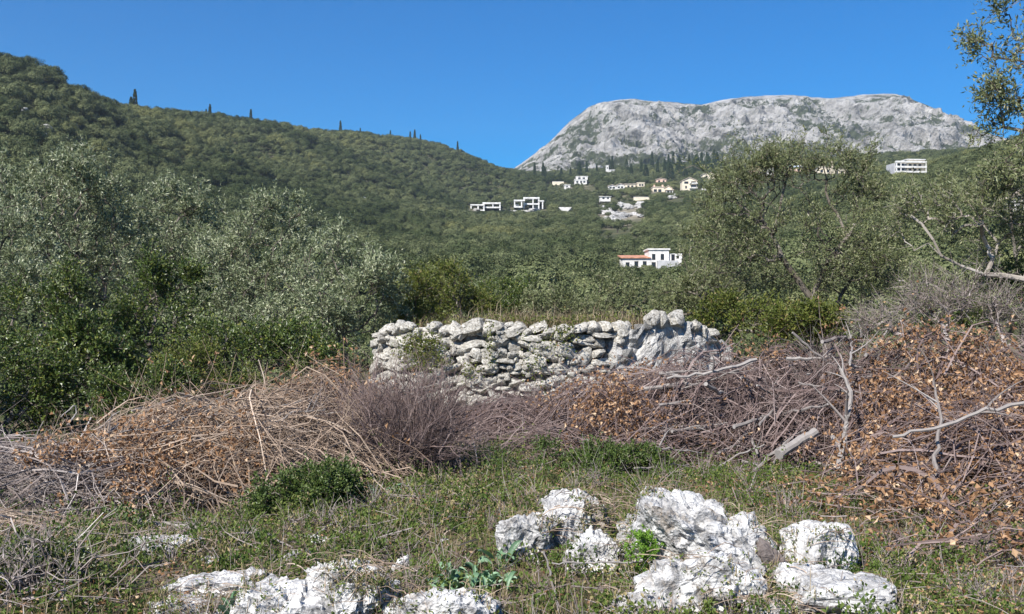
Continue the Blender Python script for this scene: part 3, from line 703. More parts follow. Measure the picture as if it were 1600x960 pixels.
# cypresses on the ridge and in the village
def cypress_mesh(seed, rad, hgt, n=520):
    rng = np.random.default_rng(seed); h = rng.uniform(0, 1, n); a = rng.uniform(0, 6.283, n)
    prof = np.minimum(1, h / .12) * (1 - h) ** .6 * rad * rng.uniform(.6, 1.1, n)
    P = np.stack([np.cos(a) * prof, np.sin(a) * prof, h * hgt + .3], -1)
    V, f = leaves(rng, P, np.stack([np.cos(a) * .4, np.sin(a) * .4, np.ones(n)], -1), rng.uniform(.6, 1.1, n), rng.uniform(.3, .55, n))
    Vt, qt = frusta(np.array([[0, 0, -1.]]), np.array([[0, 0, hgt * .8]]), np.array([.2]), np.array([.05]), 5)
    return mesh_np('cypress', np.concatenate([V, Vt]), [f, qt + len(V)], [M['cypress_leaf'], M['bark']], [np.repeat(rng.uniform(0, 1, n), 2), np.full(len(qt), .4)])
cyp = [cypress_mesh(1, 1.0, 10), cypress_mesh(2, 1.6, 9), cypress_mesh(3, 2.6, 9.5, 900)]
def put_cyp(px, py, Y, kind, s, label, group):
    q = at(px, py, Y); x, y = q[0], q[1]
    o = link('cypress_tree' if kind < 2 else 'pine_tree', cyp[kind], loc=(x, y, gz(x, y) - .2)); s *= 1.3; o.scale = (s, s, s); o.rotation_euler[2] = px
    tag(o, label, 'cypress' if kind < 2 else 'pine', group)
for px, Y, s, k in [(205, 465, .75, 1), (211, 468, .95, 0), (322, 612, .7, 0), (328, 615, .9, 0), (392, 672, .95, 0), (532, 782, .9, 0), (641, 868, .8, 0), (648, 870, .95, 0), (657, 872, .7, 0), (610, 850, .7, 0), (563, 810, .6, 0), (715, 893, .8, 0)]:
    put_cyp(px, 200, Y, k, s, 'slim dark cypress standing on the skyline of the wooded ridge', 'cypresses on the ridge skyline')
rng = np.random.default_rng(5)
for k in range(30):
    px_ = rng.uniform(835, 1135); Y_ = rng.uniform(830, 960)
    if any(a - 2 < px_ < b_ + 2 and Y_ < Yh for a, b_, t_, bt, Yh in HOUSE_BOX): Y_ = 985
    put_cyp(px_, 270, Y_, int(rng.choice([0, 0, 1, 1])), rng.uniform(.8, 1.3), 'dark cypress in the rows between the village and the mountain', 'village cypresses')
for px_, Y_ in [(1047, 800), (1061, 830), (1068, 810), (1088, 820), (1100, 800), (1107, 830), (1127, 790), (1009, 830)]:
    put_cyp(px_, 270, Y_, 2, rng.uniform(.9, 1.4), 'broad dark conifer rising behind the village villas', 'village conifers')

# ------------------------------------------------------------------ rocks
def ico(sub):
    bm = bmesh.new(); bmesh.ops.create_icosphere(bm, subdivisions=sub, radius=1)
    V = np.array([v.co for v in bm.verts]); Fq = np.array([[v.index for v in f.verts] for f in bm.faces]); bm.free(); return V, Fq
ICO = {k: ico(k) for k in (2, 3, 5, 6)}
def rock_mesh(seed, sx, sy, sz, sub=6, mat='limestone', rough=1.0, name='boulder', block=.5, smooth_shade=False):
    V, Fq = ICO[sub]; rng = np.random.default_rng(seed); o = rng.uniform(-50, 50, 3)
    q = np.sign(V) * np.abs(V) ** (1 - block * .5); q /= np.max(np.linalg.norm(q, axis=1))
    d = V
    s = 1 + .34 * fbm(d * 1.5 + o, 3, seed) * rough
    q = q * s[:, None]
    if sub == 3 or sub == 2:
        for k in range(9):
            nk = rng.normal(size=3); nk /= np.linalg.norm(nk); q = q - np.maximum(0, q @ nk - rng.uniform(.5, .75))[:, None] * nk * .95
    if sub >= 5:
        nk = np.array([*rng.normal(0, .25, 2), 1]); nk /= np.linalg.norm(nk); q = q - np.maximum(0, q @ nk - .42)[:, None] * nk * .85
    if sub >= 5:                                    # broken, faceted limestone: cut by random planes
        for k in range(16):
            nk = rng.normal(size=3); nk /= np.linalg.norm(nk); dk = rng.uniform(.42, .85)
            ex = np.maximum(0, q @ nk - dk); q = q - ex[:, None] * nk * .92
        for k in range(3):                          # clefts
            nk = rng.normal(size=3) * np.array([1, 1, .35]); nk /= np.linalg.norm(nk); dk = rng.uniform(-.4, .4)
            dd_ = np.abs(q @ nk - dk + .12 * vnoise(d * 3 + o, seed + k)); q = q * (1 - .13 * np.exp(-(dd_ / .06) ** 2))[:, None]
    q = (q - (q.max(0) + q.min(0)) / 2) / ((q.max(0) - q.min(0)) / 2)
    w = np.array([sx, sy, sz]); Pm = q * w
    sz0 = (sx * sy * sz) ** (1 / 3)
    u = Pm / sz0
    h = .17 * ridged(u * np.array([2.4, 2.4, 1.2]) + o, 3, seed + 5) + .085 * ridged(u * np.array([6, 6, 3.]) + o, 3, seed + 9) + .035 * fbm(u * 14 + o, 3, seed + 13)
    pit = np.maximum(0, vnoise(u * 9 + o, seed + 3) - .25); h -= .16 * pit
    if sub < 5: h = .16 * fbm(u * 2 + o, 2, seed) + .06 * ridged(u * 4 + o, 2, seed)
    Pm = Pm + d * (h * sz0 * rough)[:, None]
    return mesh_np(name, Pm, [Fq], [M[mat]], smooth_shade=smooth_shade)
ROCKS = []; ROCK_OBJ = []
def boulder(label, px, pyt, Y, wpx, dep, seed, sub=6, rz=0, rough=1.0, sink=.35, name='limestone_boulder', mat='limestone'):
    """top of the rock at picture row pyt, wpx wide at distance Y"""
    x = (px - 800) / F * Y; top = EYE - (pyt - 480) / F * Y; g = gz(x, Y)
    h = max(.06, top - g); half = h / (2 - 2 * sink) * 1.0
    sx = wpx / F * Y * .5
    zc = top - half
    o = link(name, rock_mesh(seed, sx, dep, half, sub, mat, rough), loc=(x, Y, zc)); o.rotation_euler = (0, 0, rz)
    tag(o, label, 'boulder' if wpx > 70 else 'rock'); ROCKS.append((x, Y, sx, dep)); ROCK_OBJ.append(o); return o
boulder('largest white limestone boulder, split and pitted, beside the grey stump', 1100, 782, 6.2, 205, .42, 101, rough=.9)
boulder('broken white slab leaning at the foot of the largest boulder', 1085, 862, 5.55, 195, .24, 118, 5, rough=.9)
boulder('rough white boulder with brown earth patches left of the largest boulder', 893, 776, 6.8, 110, .26, 102, rough=1.1)
boulder('jagged white rock below the earth patched boulder beside the blue green plant', 826, 806, 6.55, 95, .2, 103, 5, rough=1.15)
boulder('brown stained rock between the jagged rock and the largest boulder', 925, 832, 6.35, 80, .18, 117, 5)
boulder('rounded white rock veiled by thin twigs right of the grey stump', 1280, 826, 6.25, 112, .26, 104, 5, rough=.8)
boulder('low smooth white rock in front of the twig veiled rock', 1322, 910, 5.35, 165, .24, 105, 5, rough=.8)
boulder('sharp fluted white limestone crest with deep clefts', 548, 884, 5.25, 140, .2, 106, rough=1.35, sink=.25)
boulder('white fluted limestone shoulder joined left of the sharp crest', 452, 912, 5.15, 190, .2, 107, 5, rough=1.1)
boulder('low white limestone ledge right of the sharp crest', 690, 924, 5.1, 190, .2, 108, 5, rough=1.0)
boulder('flat white slab of rock by the strap leaved plant', 350, 900, 5.6, 180, .22, 109, 5, rough=.9, rz=.3)
boulder('stepped white rock surrounded by green weeds below the dry canes', 250, 845, 6.45, 120, .26, 110, 5, rough=1.0)
boulder('small white upright rock below the green bush', 466, 862, 6.35, 44, .1, 111, 5)
boulder('small pale rock touching two crossed sticks', 497, 842, 6.75, 52, .09, 112, 5)
boulder('lone white rock in the weeds below the purple dead bush', 713, 763, 8.5, 40, .1, 113, 5)
boulder('tiny white rock tip in weeds below the stepped white rock', 233, 926, 5.6, 44, .08, 114, 5)
boulder('small white rock tip above the blue green plant', 698, 842, 6.9, 34, .08, 115, 5)
boulder('small grey rock tip among weeds above the low ledge', 626, 872, 6.2, 26, .07, 116, 5)

boulder('half buried white rock shelf touching the left side of the largest boulder', 1000, 800, 6.5, 70, .14, 131, 5)
boulder('white rock fragment between the broken slab and the low smooth rock', 1200, 935, 5.3, 70, .12, 132, 5)
boulder('broken white fragment at the left foot of the broken slab', 995, 925, 5.4, 80, .12, 133, 5)
boulder('long white ledge half sunk left of the flat white slab', 300, 940, 5.3, 130, .16, 134, 5)
boulder('knobbly white rock filling the gap between slab and sharp crest', 405, 935, 5.15, 90, .14, 135, 5)
boulder('white rock tip between the earth patched boulder and lone rock', 862, 768, 7.6, 36, .08, 136, 5)
boulder('pale buried rock under the twig veiled rock', 1255, 890, 5.7, 80, .14, 137, 5)
boulder('small white stone beside the stepped white rock', 330, 872, 6.2, 46, .09, 138, 5)
# bare pale rocks on the terraces below the village and on the slope
rng = np.random.default_rng(8)
far_rock = [rock_mesh(200 + k, 1, .8, .6, 3, 'wall_grey', 1.3, 'outcrop') for k in range(4)]
def outcrop(px, py, Y, s, label, group):
    q = at(px, py, Y); o = link('rock_outcrop', far_rock[int(rng.integers(0, 4))], loc=(q[0], q[1], gz(q[0], q[1]) + .2 * s)); o.scale = (s * rng.uniform(.8, 1.8), s, s * rng.uniform(.6, 1.1)); o.rotation_euler[2] = rng.uniform(0, 6)
    tag(o, label, 'rock', group)
for k in range(34):
    outcrop(rng.uniform(938, 1006), 340, rng.uniform(480, 620), rng.uniform(1.5, 4.2), 'pale rock on the bare terraces below the village', 'terrace rocks below the village')
for k in range(26):
    outcrop(rng.choice([rng.uniform(805, 870), rng.uniform(985, 1065), rng.uniform(1060, 1140)]), 265, rng.uniform(1040, 1110), rng.uniform(3, 7), 'pale pinkish cliff rock at the mountain foot above the village', 'rocks at the mountain foot')
for px_, Y_, s_ in [(30, 300, 3.5), (55, 290, 3), (60, 285, 2.5), (12, 260, 3), (120, 320, 2), (565, 500, 3.5), (590, 480, 2), (745, 636, 3), (800, 640, 3), (835, 640, 3.5), (820, 640, 2), (1050, 610, 4), (1060, 615, 3), (1100, 600, 3), (540, 410, 2), (520, 380, 2)]:
    outcrop(px_, 330, Y_, s_, 'pale limestone outcrop showing among the hillside trees', 'outcrops among hillside trees')

# ------------------------------------------------------------------ the ruined round stone wall
CXW, CYW, RW = .48, 17.9, 4.0
topx = np.array([560, 575, 600, 625, 650, 700, 760, 800, 850, 900, 960, 1000, 1018, 1040, 1075, 1095, 1110, 1130, 1150]); topy = np.array([535, 520, 506, 503, 510, 507, 501, 506, 508, 507, 504, 506, 492, 484, 489, 497, 508, 520, 535])
def arc(ang, r=RW): return CXW + r * math.sin(ang), CYW - r * math.cos(ang)
def wall_top(ang):
    x, y = arc(ang); pxx = 800 + F * x / y
    return EYE - (np.interp(pxx, topx, topy) - 480) / F * y
wall = thing('stone_ruin', 'ruined round dry stone wall of pale limestone rubble behind the brush', 'wall', (CXW, CYW, 0))
angs = np.linspace(-.74, .80, 80); zz = np.linspace(-.25, 1, 26); V = []
for a in angs:
    tz = wall_top(a) - .1
    for s_ in zz:
        z = -.25 + (tz + .25) * (s_ + .25) / 1.25; x, y = arc(a, RW - (.2 if a < .25 else .06) - .12 * max(0, z) / 1.4); V.append((x - CXW, y - CYW, z))
V = np.array(V); dn = .11 * ridged(V * 3.2, 4, 61) + .07 * ridged(V * 7, 3, 62); V[:, :2] *= (1 + dn / RW)[:, None]; V[:, 2] += .06 * fbm(V * 5, 3, 63) * (V[:, 2] > .9)
na, nz = len(angs), len(zz); i = np.arange(na - 1)[:, None] * nz; j = np.arange(nz - 1)[None]
q = np.stack([(i + j).ravel(), (i + nz + j).ravel(), (i + nz + j + 1).ravel(), (i + j + 1).ravel()], -1)
inner = []                              # earth fill on top
for a in angs:
    for f_ in (1.0, .93, .8, .5):
        x, y = arc(a, RW * f_ - .22); inner.append((x - CXW, y - CYW, min(wall_top(a), 1.47) - .14 - (.05 if f_ < 1 else .0)))
inner = np.array(inner); inner[:, 2] += .05 * fbm(inner * 4, 3, 64)
i = np.arange(na - 1)[:, None] * 4; j = np.arange(3)[None]
q2 = np.stack([(i + j).ravel(), (i + 4 + j).ravel(), (i + 4 + j + 1).ravel(), (i + j + 1).ravel()], -1)
ci_ = q[:, 0] // nz
link('rubble_core', mesh_np('rubble_core', V, [q[ci_ < 50]], [M['wall_core']]), wall)
link('mortared_core', mesh_np('mortared_core', V, [q[ci_ >= 50]], [M['wall_grey']]), wall)
link('earth_fill', mesh_np('earth_fill', inner, [q2], [M['earth']], smooth_shade=True), wall)
sp = [rock_mesh(300 + k, 1, .8, .85, 3 if k < 6 else 2, 'wall_stone', .8, 'stone', .9) for k in range(12)]
sg = [rock_mesh(330 + k, 1, .8, .85, 2, 'wall_grey', .9, 'stone', .9) for k in range(6)]
rng = np.random.default_rng(21)
nst = 0
def put_stone(a, z, w, h, dep, mesh, out=0.):
    global nst
    x, y = arc(a, RW - .1 + out - .1 * z / 1.4); o = link('stone', mesh, wall, (x - CXW, y - CYW, z))
    o.rotation_euler = (rng.normal(0, .2), rng.normal(0, .32), a + rng.normal(0, .25)); o.scale = (w * .56, dep, h * .6); nst += 1
z = .3; specs = []
while z < 1.7:
    h0 = rng.uniform(.07, .15); a = -.72
    while a < .78:
        grey = a > .2
        w = rng.choice([.08, .11, .14, .18, .24, .3]) * rng.uniform(.85, 1.2); h = min(h0 * rng.uniform(.65, 1.6), w * 1.3)
        am = a + w / 2 / RW; zt = wall_top(am); zz_ = z + rng.normal(0, .03)
        if zz_ + h * .35 < zt and not (grey and (rng.uniform() < .62 or w > .2)): specs.append((w * h, am, zz_, w, h, grey))
        a += w * .9 / RW
    z += h0 * .92
specs.sort(key=lambda q: -q[0])
rest = []
for n_, (_, am, zz_, w, h, grey) in enumerate(specs):
    if n_ < 275: put_stone(am, zz_, w, h, rng.uniform(.1, .17), (sg if grey and rng.uniform() < .75 else sp)[int(rng.integers(0, 6))], rng.normal(0, .035))
    else:
        x, y = arc(am, RW - .1 + rng.normal(0, .03) - .1 * zz_ / 1.4)
        V0, F0 = ICO[2]; V0 = V0 * (1 + .25 * vnoise(V0 * 1.5 + n_, n_)[:, None]) * np.array([w * .56, .12, h * .6]); rest.append((V0 + np.array([x - CXW, y - CYW, zz_]), F0))
V, Fq = join(rest); link('packing_stones', mesh_np('packing_stones', V, [Fq], [M['wall_stone']]), wall, kind='stuff')
for px_, w, h in [(585, .34, .22), (612, .3, .2), (622, .22, .18), (665, .14, .12), (672, .2, .18), (690, .24, .2), (708, .34, .2), (737, .4, .24), (762, .28, .26), (780, .2, .16), (930, .26, .2), (950, .22, .18), (975, .26, .24), (1045, .34, .3), (1070, .34, .28), (1028, .3, .22), (1105, .18, .2), (1118, .16, .2), (1135, .34, .16)]:
    a = math.asin(np.clip(((px_ - 800) / F * 14.2 - CXW) / RW, -.75, .75)); put_stone(a, wall_top(a) - h * .42 + rng.normal(0, .025), w * .74, h * .85, .17, sp[int(rng.integers(0, 4))], .02)

# ------------------------------------------------------------------ trees near the camera
def tree(name, label, cat, px, Y, crowns, kind, seed, ntips, trunk=None, group=None, L=.07, Wd=.017, tw=6, lpt=11, wood='bark', tip_r=.006, droop=0, twigL=.3, bz=None, rmax=.16, alpha=.35, bare=0):
    """crowns: (px, py, rx_px, ry_px, dY); trunk: list of polylines of (px, py, dY)"""
    x = (px - 800) / F * Y; b0 = np.array([x, Y, gz(x, Y) if bz is None else bz])
    bl = []
    for cpx, cpy, rx, ry, dY in crowns:
        c = at(cpx, cpy, Y + dY) - b0; s_ = (Y + dY) / F; bl.append((*c, rx * s_, max(rx, ry) * s_ * .8, ry * s_))
    tr = None
    if trunk:
        tr = [[tuple(at(a_, b_, Y + d_) - b0) for a_, b_, d_ in ln] for ln in trunk]
        tr[0] = [(0, 0, -.1)] + tr[0]
    return make_plant(name, label, cat, b0, tr, bl, ntips, tw, lpt, M[kind], M[wood], L, Wd, seed, tip_r, twigL, group, droop, rmax, alpha=alpha, bare=bare)
# left: silvery olives standing below the bank
tree('olive_tree', 'tall silvery olive tree with the highest crown beside the wooded hill', 'olive tree', 135, 22, [(105, 320, 95, 75, 0), (60, 400, 90, 75, -.5), (150, 420, 80, 70, .6), (95, 275, 60, 35, 0), (40, 330, 40, 50, .5)], 'olive_leaf', 1, 560, [[(140, 520, 0), (115, 450, 0), (85, 410, 0)]], tw=6, lpt=9, L=.09, Wd=.027)
tree('olive_tree', 'narrow olive tree with pale tip between two broader olives', 'olive tree', 270, 25, [(275, 350, 55, 55, 0), (300, 410, 85, 60, 0), (230, 440, 60, 60, 0), (270, 320, 35, 28, 0)], 'olive_leaf', 2, 400, [[(280, 520, 0), (275, 420, 0)]], L=.09, Wd=.027, lpt=9)
tree('olive_tree', 'broad olive tree with bare brown twigs in its crown', 'olive tree', 400, 23, [(430, 375, 70, 60, 0), (370, 420, 85, 65, 0), (450, 460, 85, 75, -.4), (340, 490, 80, 70, -.6)], 'olive_leaf', 3, 520, [[(390, 560, 0), (372, 480, 0), (390, 430, 0)]], L=.09, Wd=.027, lpt=9)
tree('olive_tree', 'low dense olive tree touching the left end of the stone wall', 'olive tree', 540, 20.5, [(540, 430, 75, 60, 0), (500, 500, 75, 65, 0), (580, 470, 60, 60, 0), (540, 540, 80, 50, 0), (450, 540, 60, 55, .2)], 'olive_leaf', 4, 420, [[(540, 570, 0), (535, 500, 0)]], L=.085, Wd=.026, lpt=8)
tree('olive_tree', 'olive tree cut by the left border behind the dark bushes', 'olive tree', -10, 19, [(-20, 400, 80, 80, 0), (30, 470, 80, 75, 0), (-40, 500, 80, 80, 0)], 'olive_leaf', 5, 300, [[(-5, 520, 0), (-10, 450, 0)]], L=.085, Wd=.026, lpt=8)
# left: darker evergreen shrubs in front
tree('evergreen_shrub', 'tall green shrub with yellowish leaves before the narrow olive', 'shrub', 245, 16.5, [(250, 490, 70, 60, 0), (240, 560, 75, 55, 0), (270, 440, 35, 30, 0)], 'shrub_leaf', 6, 240, None, L=.056, Wd=.032, tw=6, lpt=8)
tree('evergreen_shrub', 'dark glossy shrub at the bank foot below the tallest olive', 'shrub', 110, 13.6, [(100, 585, 75, 60, 0), (170, 600, 60, 50, 0), (150, 550, 55, 40, 0)], 'shrub_leaf', 7, 260, None, L=.056, Wd=.032, tw=6, lpt=8)
tree('evergreen_shrub', 'dark shrub cut by the left border above the dry canes', 'shrub', 0, 12.6, [(0, 600, 70, 60, 0), (45, 640, 65, 45, 0), (-50, 620, 60, 70, 0)], 'shrub_leaf', 8, 240, None, L=.05, Wd=.03, tw=6, lpt=8)
tree('evergreen_shrub', 'leafy upright shrub with small pale leaves left of the yellowish shrub', 'shrub', 50, 16, [(50, 520, 60, 60, 0), (110, 490, 50, 60, 0), (25, 570, 50, 40, 0)], 'shrub_leaf', 9, 200, None, L=.055, Wd=.03, lpt=8)
tree('evergreen_shrub', 'low bright green shrub behind the crest of the dry canes', 'shrub', 310, 13.2, [(310, 578, 50, 32, 0), (350, 600, 40, 25, 0)], 'yellow_leaf', 10, 130, None, L=.04, Wd=.022)
tree('evergreen_shrub', 'dark shrub between the broad olive and the dry cane crest', 'shrub', 400, 15, [(400, 560, 90, 50, 0), (480, 570, 60, 40, 0)], 'shrub_leaf', 11, 220, None, L=.055, Wd=.03, lpt=8)
tree('evergreen_shrub', 'dark shrub in the gap between cane heap and left evergreen shrubs', 'shrub', 215, 12.4, [(205, 620, 60, 30, 0), (270, 612, 40, 26, 0)], 'shrub_leaf', 12, 150, None, L=.045, Wd=.024)
# behind the wall
for k, (px_, Y_, cr, kd, lb) in enumerate([
    (640, 22, [(640, 470, 55, 40, 0), (660, 500, 50, 25, 0)], 'yellow_leaf', 'yellow green shrub above the left end of the stone wall'),
    (715, 24, [(715, 455, 55, 35, 0), (730, 490, 60, 25, 0)], 'yellow_leaf', 'yellow tinged shrub rising above the middle of the stone wall'),
    (790, 28, [(790, 465, 45, 28, 0), (810, 490, 50, 20, 0)], 'shrub_leaf', 'dark green shrub behind the grassy top of the stone wall'),
    (870, 27, [(860, 480, 45, 24, 0), (900, 490, 45, 20, 0)], 'olive_leaf_green', 'grey green shrub behind the right half of the stone wall'),
    (960, 30, [(960, 465, 55, 28, 0), (940, 485, 60, 20, 0)], 'olive_leaf_green', 'soft light green shrub left of the raised wall hump'),
    (1030, 27, [(1030, 468, 55, 24, 0), (1085, 470, 50, 30, 0)], 'olive_leaf_green', 'soft light green shrub right above the raised wall hump'),
    (1150, 19, [(1150, 500, 50, 28, 0), (1190, 510, 50, 25, 0)], 'yellow_leaf', 'yellow green shrub at the right end of the stone wall'),
    (1245, 18, [(1235, 515, 55, 22, 0), (1280, 510, 45, 25, 0)], 'yellow_leaf', 'low yellow green shrub under the trunk of the large olive')]):
    tree('wild_shrub', lb, 'shrub', px_, Y_, cr, kd, 40 + k, 190, None, L=.065, Wd=.034, tw=5, lpt=8)
# right: large open olive, its neighbours and the overhanging tree
tree('olive_tree', 'large open olive tree with dark forked trunk to the right of the wall', 'olive tree', 1300, 20.5,
     [(1200, 290, 80, 50, 0), (1270, 250, 75, 40, .3), (1345, 312, 50, 42, 0), (1325, 265, 60, 38, 0), (1220, 262, 60, 38, 0), (1385, 330, 50, 40, 0), (1175, 315, 55, 40, .3), (1140, 350, 75, 60, 0), (1230, 370, 90, 60, -.5), (1320, 390, 85, 60, -.5), (1150, 430, 80, 55, 0), (1280, 450, 90, 45, .5), (1390, 380, 50, 55, 0), (1380, 450, 60, 45, 0)], 'olive_leaf_green', 21, 1080,
     [[(1290, 505, 0), (1270, 470, 0), (1245, 435, 0), (1222, 405, 0), (1195, 350, 0)], [(1270, 470, 0), (1290, 415, -.3), (1325, 370, -.3), (1350, 330, -.2)], [(1290, 505, 0), (1315, 460, .3), (1345, 420, .3), (1390, 390, .2)], [(1222, 405, 0), (1180, 390, .3)], [(1325, 370, -.3), (1290, 300, 0), (1285, 240, 0)]], tw=6, lpt=8, L=.07, Wd=.02, rmax=.13, alpha=.2)
tree('olive_tree', 'soft green olive bush between the white house and the large olive', 'olive tree', 1090, 25, [(1118, 390, 45, 60, 0), (1085, 452, 70, 36, 0), (1140, 460, 60, 50, 0)], 'olive_leaf_green', 22, 300, [[(1100, 520, 0), (1095, 450, 0)]], L=.08, Wd=.022)
tree('olive_tree', 'olive tree with pale crooked limb reaching in from the right border', 'olive tree', 1720, 14.5, [(1480, 345, 75, 45, 0), (1560, 330, 80, 45, 0), (1600, 380, 70, 50, .3), (1430, 330, 40, 35, 0), (1690, 350, 120, 90, 0), (1540, 400, 50, 30, .4)], 'olive_leaf_green', 23, 430,
     [[(1715, 520, 0), (1690, 450, 0), (1600, 437, 0), (1540, 430, 0), (1500, 415, 0), (1470, 400, 0), (1450, 380, 0), (1428, 392, 0)], [(1540, 430, 0), (1560, 380, .2), (1530, 345, .2)], [(1690, 450, 0), (1680, 380, 0), (1660, 320, 0)], [(1470, 400, 0), (1440, 350, 0), (1420, 335, 0)], [(1600, 437, 0), (1620, 390, 0)]], wood='bark_pale', tw=5, lpt=9, L=.06, Wd=.017, rmax=.09, alpha=.2)
tree('overhanging_tree', 'tall dark leaved tree hanging into the blue sky from the right', 'tree', 1790, 14, [(1575, 60, 55, 55, 0), (1540, 150, 45, 35, 0), (1590, 175, 60, 40, 0), (1640, 100, 90, 90, 0), (1720, 0, 120, 120, 0), (1560, 240, 50, 40, 0), (1610, 270, 60, 45, 0), (1720, 180, 110, 90, 0), (1600, 0, 50, 50, 0)], 'olive_leaf_green', 24, 760,
     [[(1780, 500, 0), (1760, 300, 0), (1740, 150, 0), (1730, 20, 0)], [(1760, 300, 0), (1680, 240, 0), (1600, 205, 0), (1540, 185, 0)], [(1740, 150, 0), (1660, 110, 0), (1590, 95, 0), (1550, 90, 0)], [(1730, 20, 0), (1640, 10, 0)]], tw=4, lpt=7, L=.075, Wd=.024, alpha=.2)
tree('olive_tree', 'dark olive thicket under the overhanging tree', 'olive tree', 1600, 24, [(1570, 300, 70, 45, 0), (1620, 270, 60, 50, 0), (1500, 300, 40, 30, 0), (1570, 480, 100, 60, 0), (1470, 470, 90, 50, 0), (1600, 400, 60, 70, 0)], 'olive_leaf_green', 25, 420, [[(1600, 520, 0), (1590, 420, 0), (1580, 330, 0)]], L=.07, Wd=.02)
tree('twiggy_shrub', 'grey twiggy half bare shrub before the right hand thicket', 'shrub', 1450, 13.5, [(1440, 490, 70, 45, 0), (1520, 490, 70, 45, 0), (1390, 510, 50, 30, 0), (1580, 510, 50, 40, 0)], 'olive_leaf_green', 26, 300, None, L=.04, Wd=.016, lpt=5, wood='twig_grey', bare=.6)
tree('wild_shrub', 'green shrub with small leaves under the right hand olive limb', 'shrub', 1560, 15.5, [(1560, 460, 60, 40, 0), (1610, 490, 60, 45, 0), (1480, 500, 50, 30, 0)], 'shrub_leaf', 27, 200, None, L=.045, Wd=.022)

# ------------------------------------------------------------------ brush heaps
MOUNDS = {'A': [(-4.7, 8.3, 1.7, 1.1, .42), (-3.5, 8.4, 1.1, .9, .5)], 'B': [(-2.8, 9.1, 1.5, 1.25, .66), (-1.85, 9.9, 1.15, 1.2, .8), (-1.7, 8.9, .7, .5, .35)], 'C': [(-1.05, 9.4, .8, .7, 1.0)],
          'D': [(1.3, 11.7, 1.1, 1.1, .8), (2.4, 11.5, 1.2, 1.2, 1.03), (3.4, 10.9, 1.2, 1.3, 1.1), (.2, 10.6, .8, .6, .28), (1.6, 10.4, 1.0, .6, .35)], 'E': [(0.0, 12.2, 1.1, .9, .38)], 'F': [(4.7, 10.2, 1.6, 1.5, 1.3), (3.7, 8.4, 1.0, 1.1, .6), (4.6, 8.2, 1.0, 1.2, .7), (5.6, 9.2, 1.2, 1.5, 1.2), (3.3, 6.7, .9, .8, .24), (2.7, 7.5, .6, .6, .2)], 'G': [(-3.9, 7.0, .9, .35, .16)]}
def heap_h(ms, x, y):
    h = np.zeros_like(x)
    for cx_, cy_, rx, ry, hh in ms:
        d2 = ((x - cx_) / rx) ** 2 + ((y - cy_) / ry) ** 2; h = np.maximum(h, hh * np.clip(1 - d2, 0, 1) ** .55)
    return h * (1 + .5 * fbm(pad3(x, y, 1.7), 3, 12))
def heap_twigs(ms, n, seed, ang0, angs, length, rad, m_=7, curl=.5, lift=.12, top=.5):
    """twigs laid over and through a mound; ang0 main lie of the twigs"""
    rng = np.random.default_rng(seed)
    w = np.array([q[2] * q[3] * q[4] for q in ms]); k = rng.choice(len(ms), n, p=w / w.sum()); B = np.array(ms)[k]
    a = rng.uniform(0, 6.283, n); rr = np.sqrt(rng.uniform(0, .95, n))
    x0 = B[:, 0] + np.cos(a) * rr * B[:, 2]; y0 = B[:, 1] + np.sin(a) * rr * B[:, 3]
    an = rng.normal(ang0, angs, n) + math.pi * (rng.uniform(size=n) < .5); L = length * np.clip(rng.lognormal(0, .35, n), .4, 1.45)
    t = np.linspace(-.5, .5, m_)[None]; bend = rng.normal(0, curl, n)[:, None]
    aa = an[:, None] + bend * t * 2 + np.cumsum(rng.normal(0, .2, (n, m_)), 1)
    sx = np.cumsum(np.cos(aa), 1) * L[:, None] / m_; sy = np.cumsum(np.sin(aa), 1) * L[:, None] / m_
    x = x0[:, None] + sx - sx[:, m_ // 2][:, None]; y = y0[:, None] + sy - sy[:, m_ // 2][:, None]
    g = ground_z(x.ravel(), y.ravel()).reshape(x.shape); H = heap_h(ms, x.ravel(), y.ravel()).reshape(x.shape)
    Hs = H * .72 + H.mean(1, keepdims=True) * .28
    dep = rng.uniform(0, 1, n)[:, None] ** top
    arch = rng.uniform(-.3, 1, n)[:, None] * lift * L[:, None] * (1 - (2 * t) ** 2)
    tilt = rng.normal(0, .11, n)[:, None] * t * L[:, None]
    z = np.maximum(g + Hs * dep + arch + tilt + rng.normal(0, .012, x.shape), g + .01)
    r0 = rad * rng.lognormal(-.1, .55, n)
    C = np.stack([x, y, z], -1); Rr = r0[:, None] * np.linspace(1.15, .45, m_)[None]
    return C, Rr, rng
def side_twigs(rng, C, Rr, per, length, m_=4):
    n, M_, _ = C.shape; k = np.repeat(np.arange(n), per); j = rng.integers(2, M_ - 1, len(k))
    p0 = C[k, j]; td = C[k, np.minimum(j + 1, M_ - 1)] - C[k, j - 1]; td /= np.linalg.norm(td, axis=1, keepdims=True) + 1e-9
    d = td * .8 + rnd_dir(rng, len(k)) * .8 + np.array([0, 0, .15]); d /= np.linalg.norm(d, axis=1, keepdims=True)
    L = length * rng.uniform(.4, 1.4, len(k)); t = np.linspace(0, 1, m_)
    c2 = rnd_dir(rng, len(k)) * .25
    D = p0[:, None] + (d[:, None] * t[None, :, None] + c2[:, None] * (t ** 2)[None, :, None]) * L[:, None, None]
    r = (Rr[k, j] * .6)[:, None] * np.linspace(1, .5, m_)[None]
    return D, r
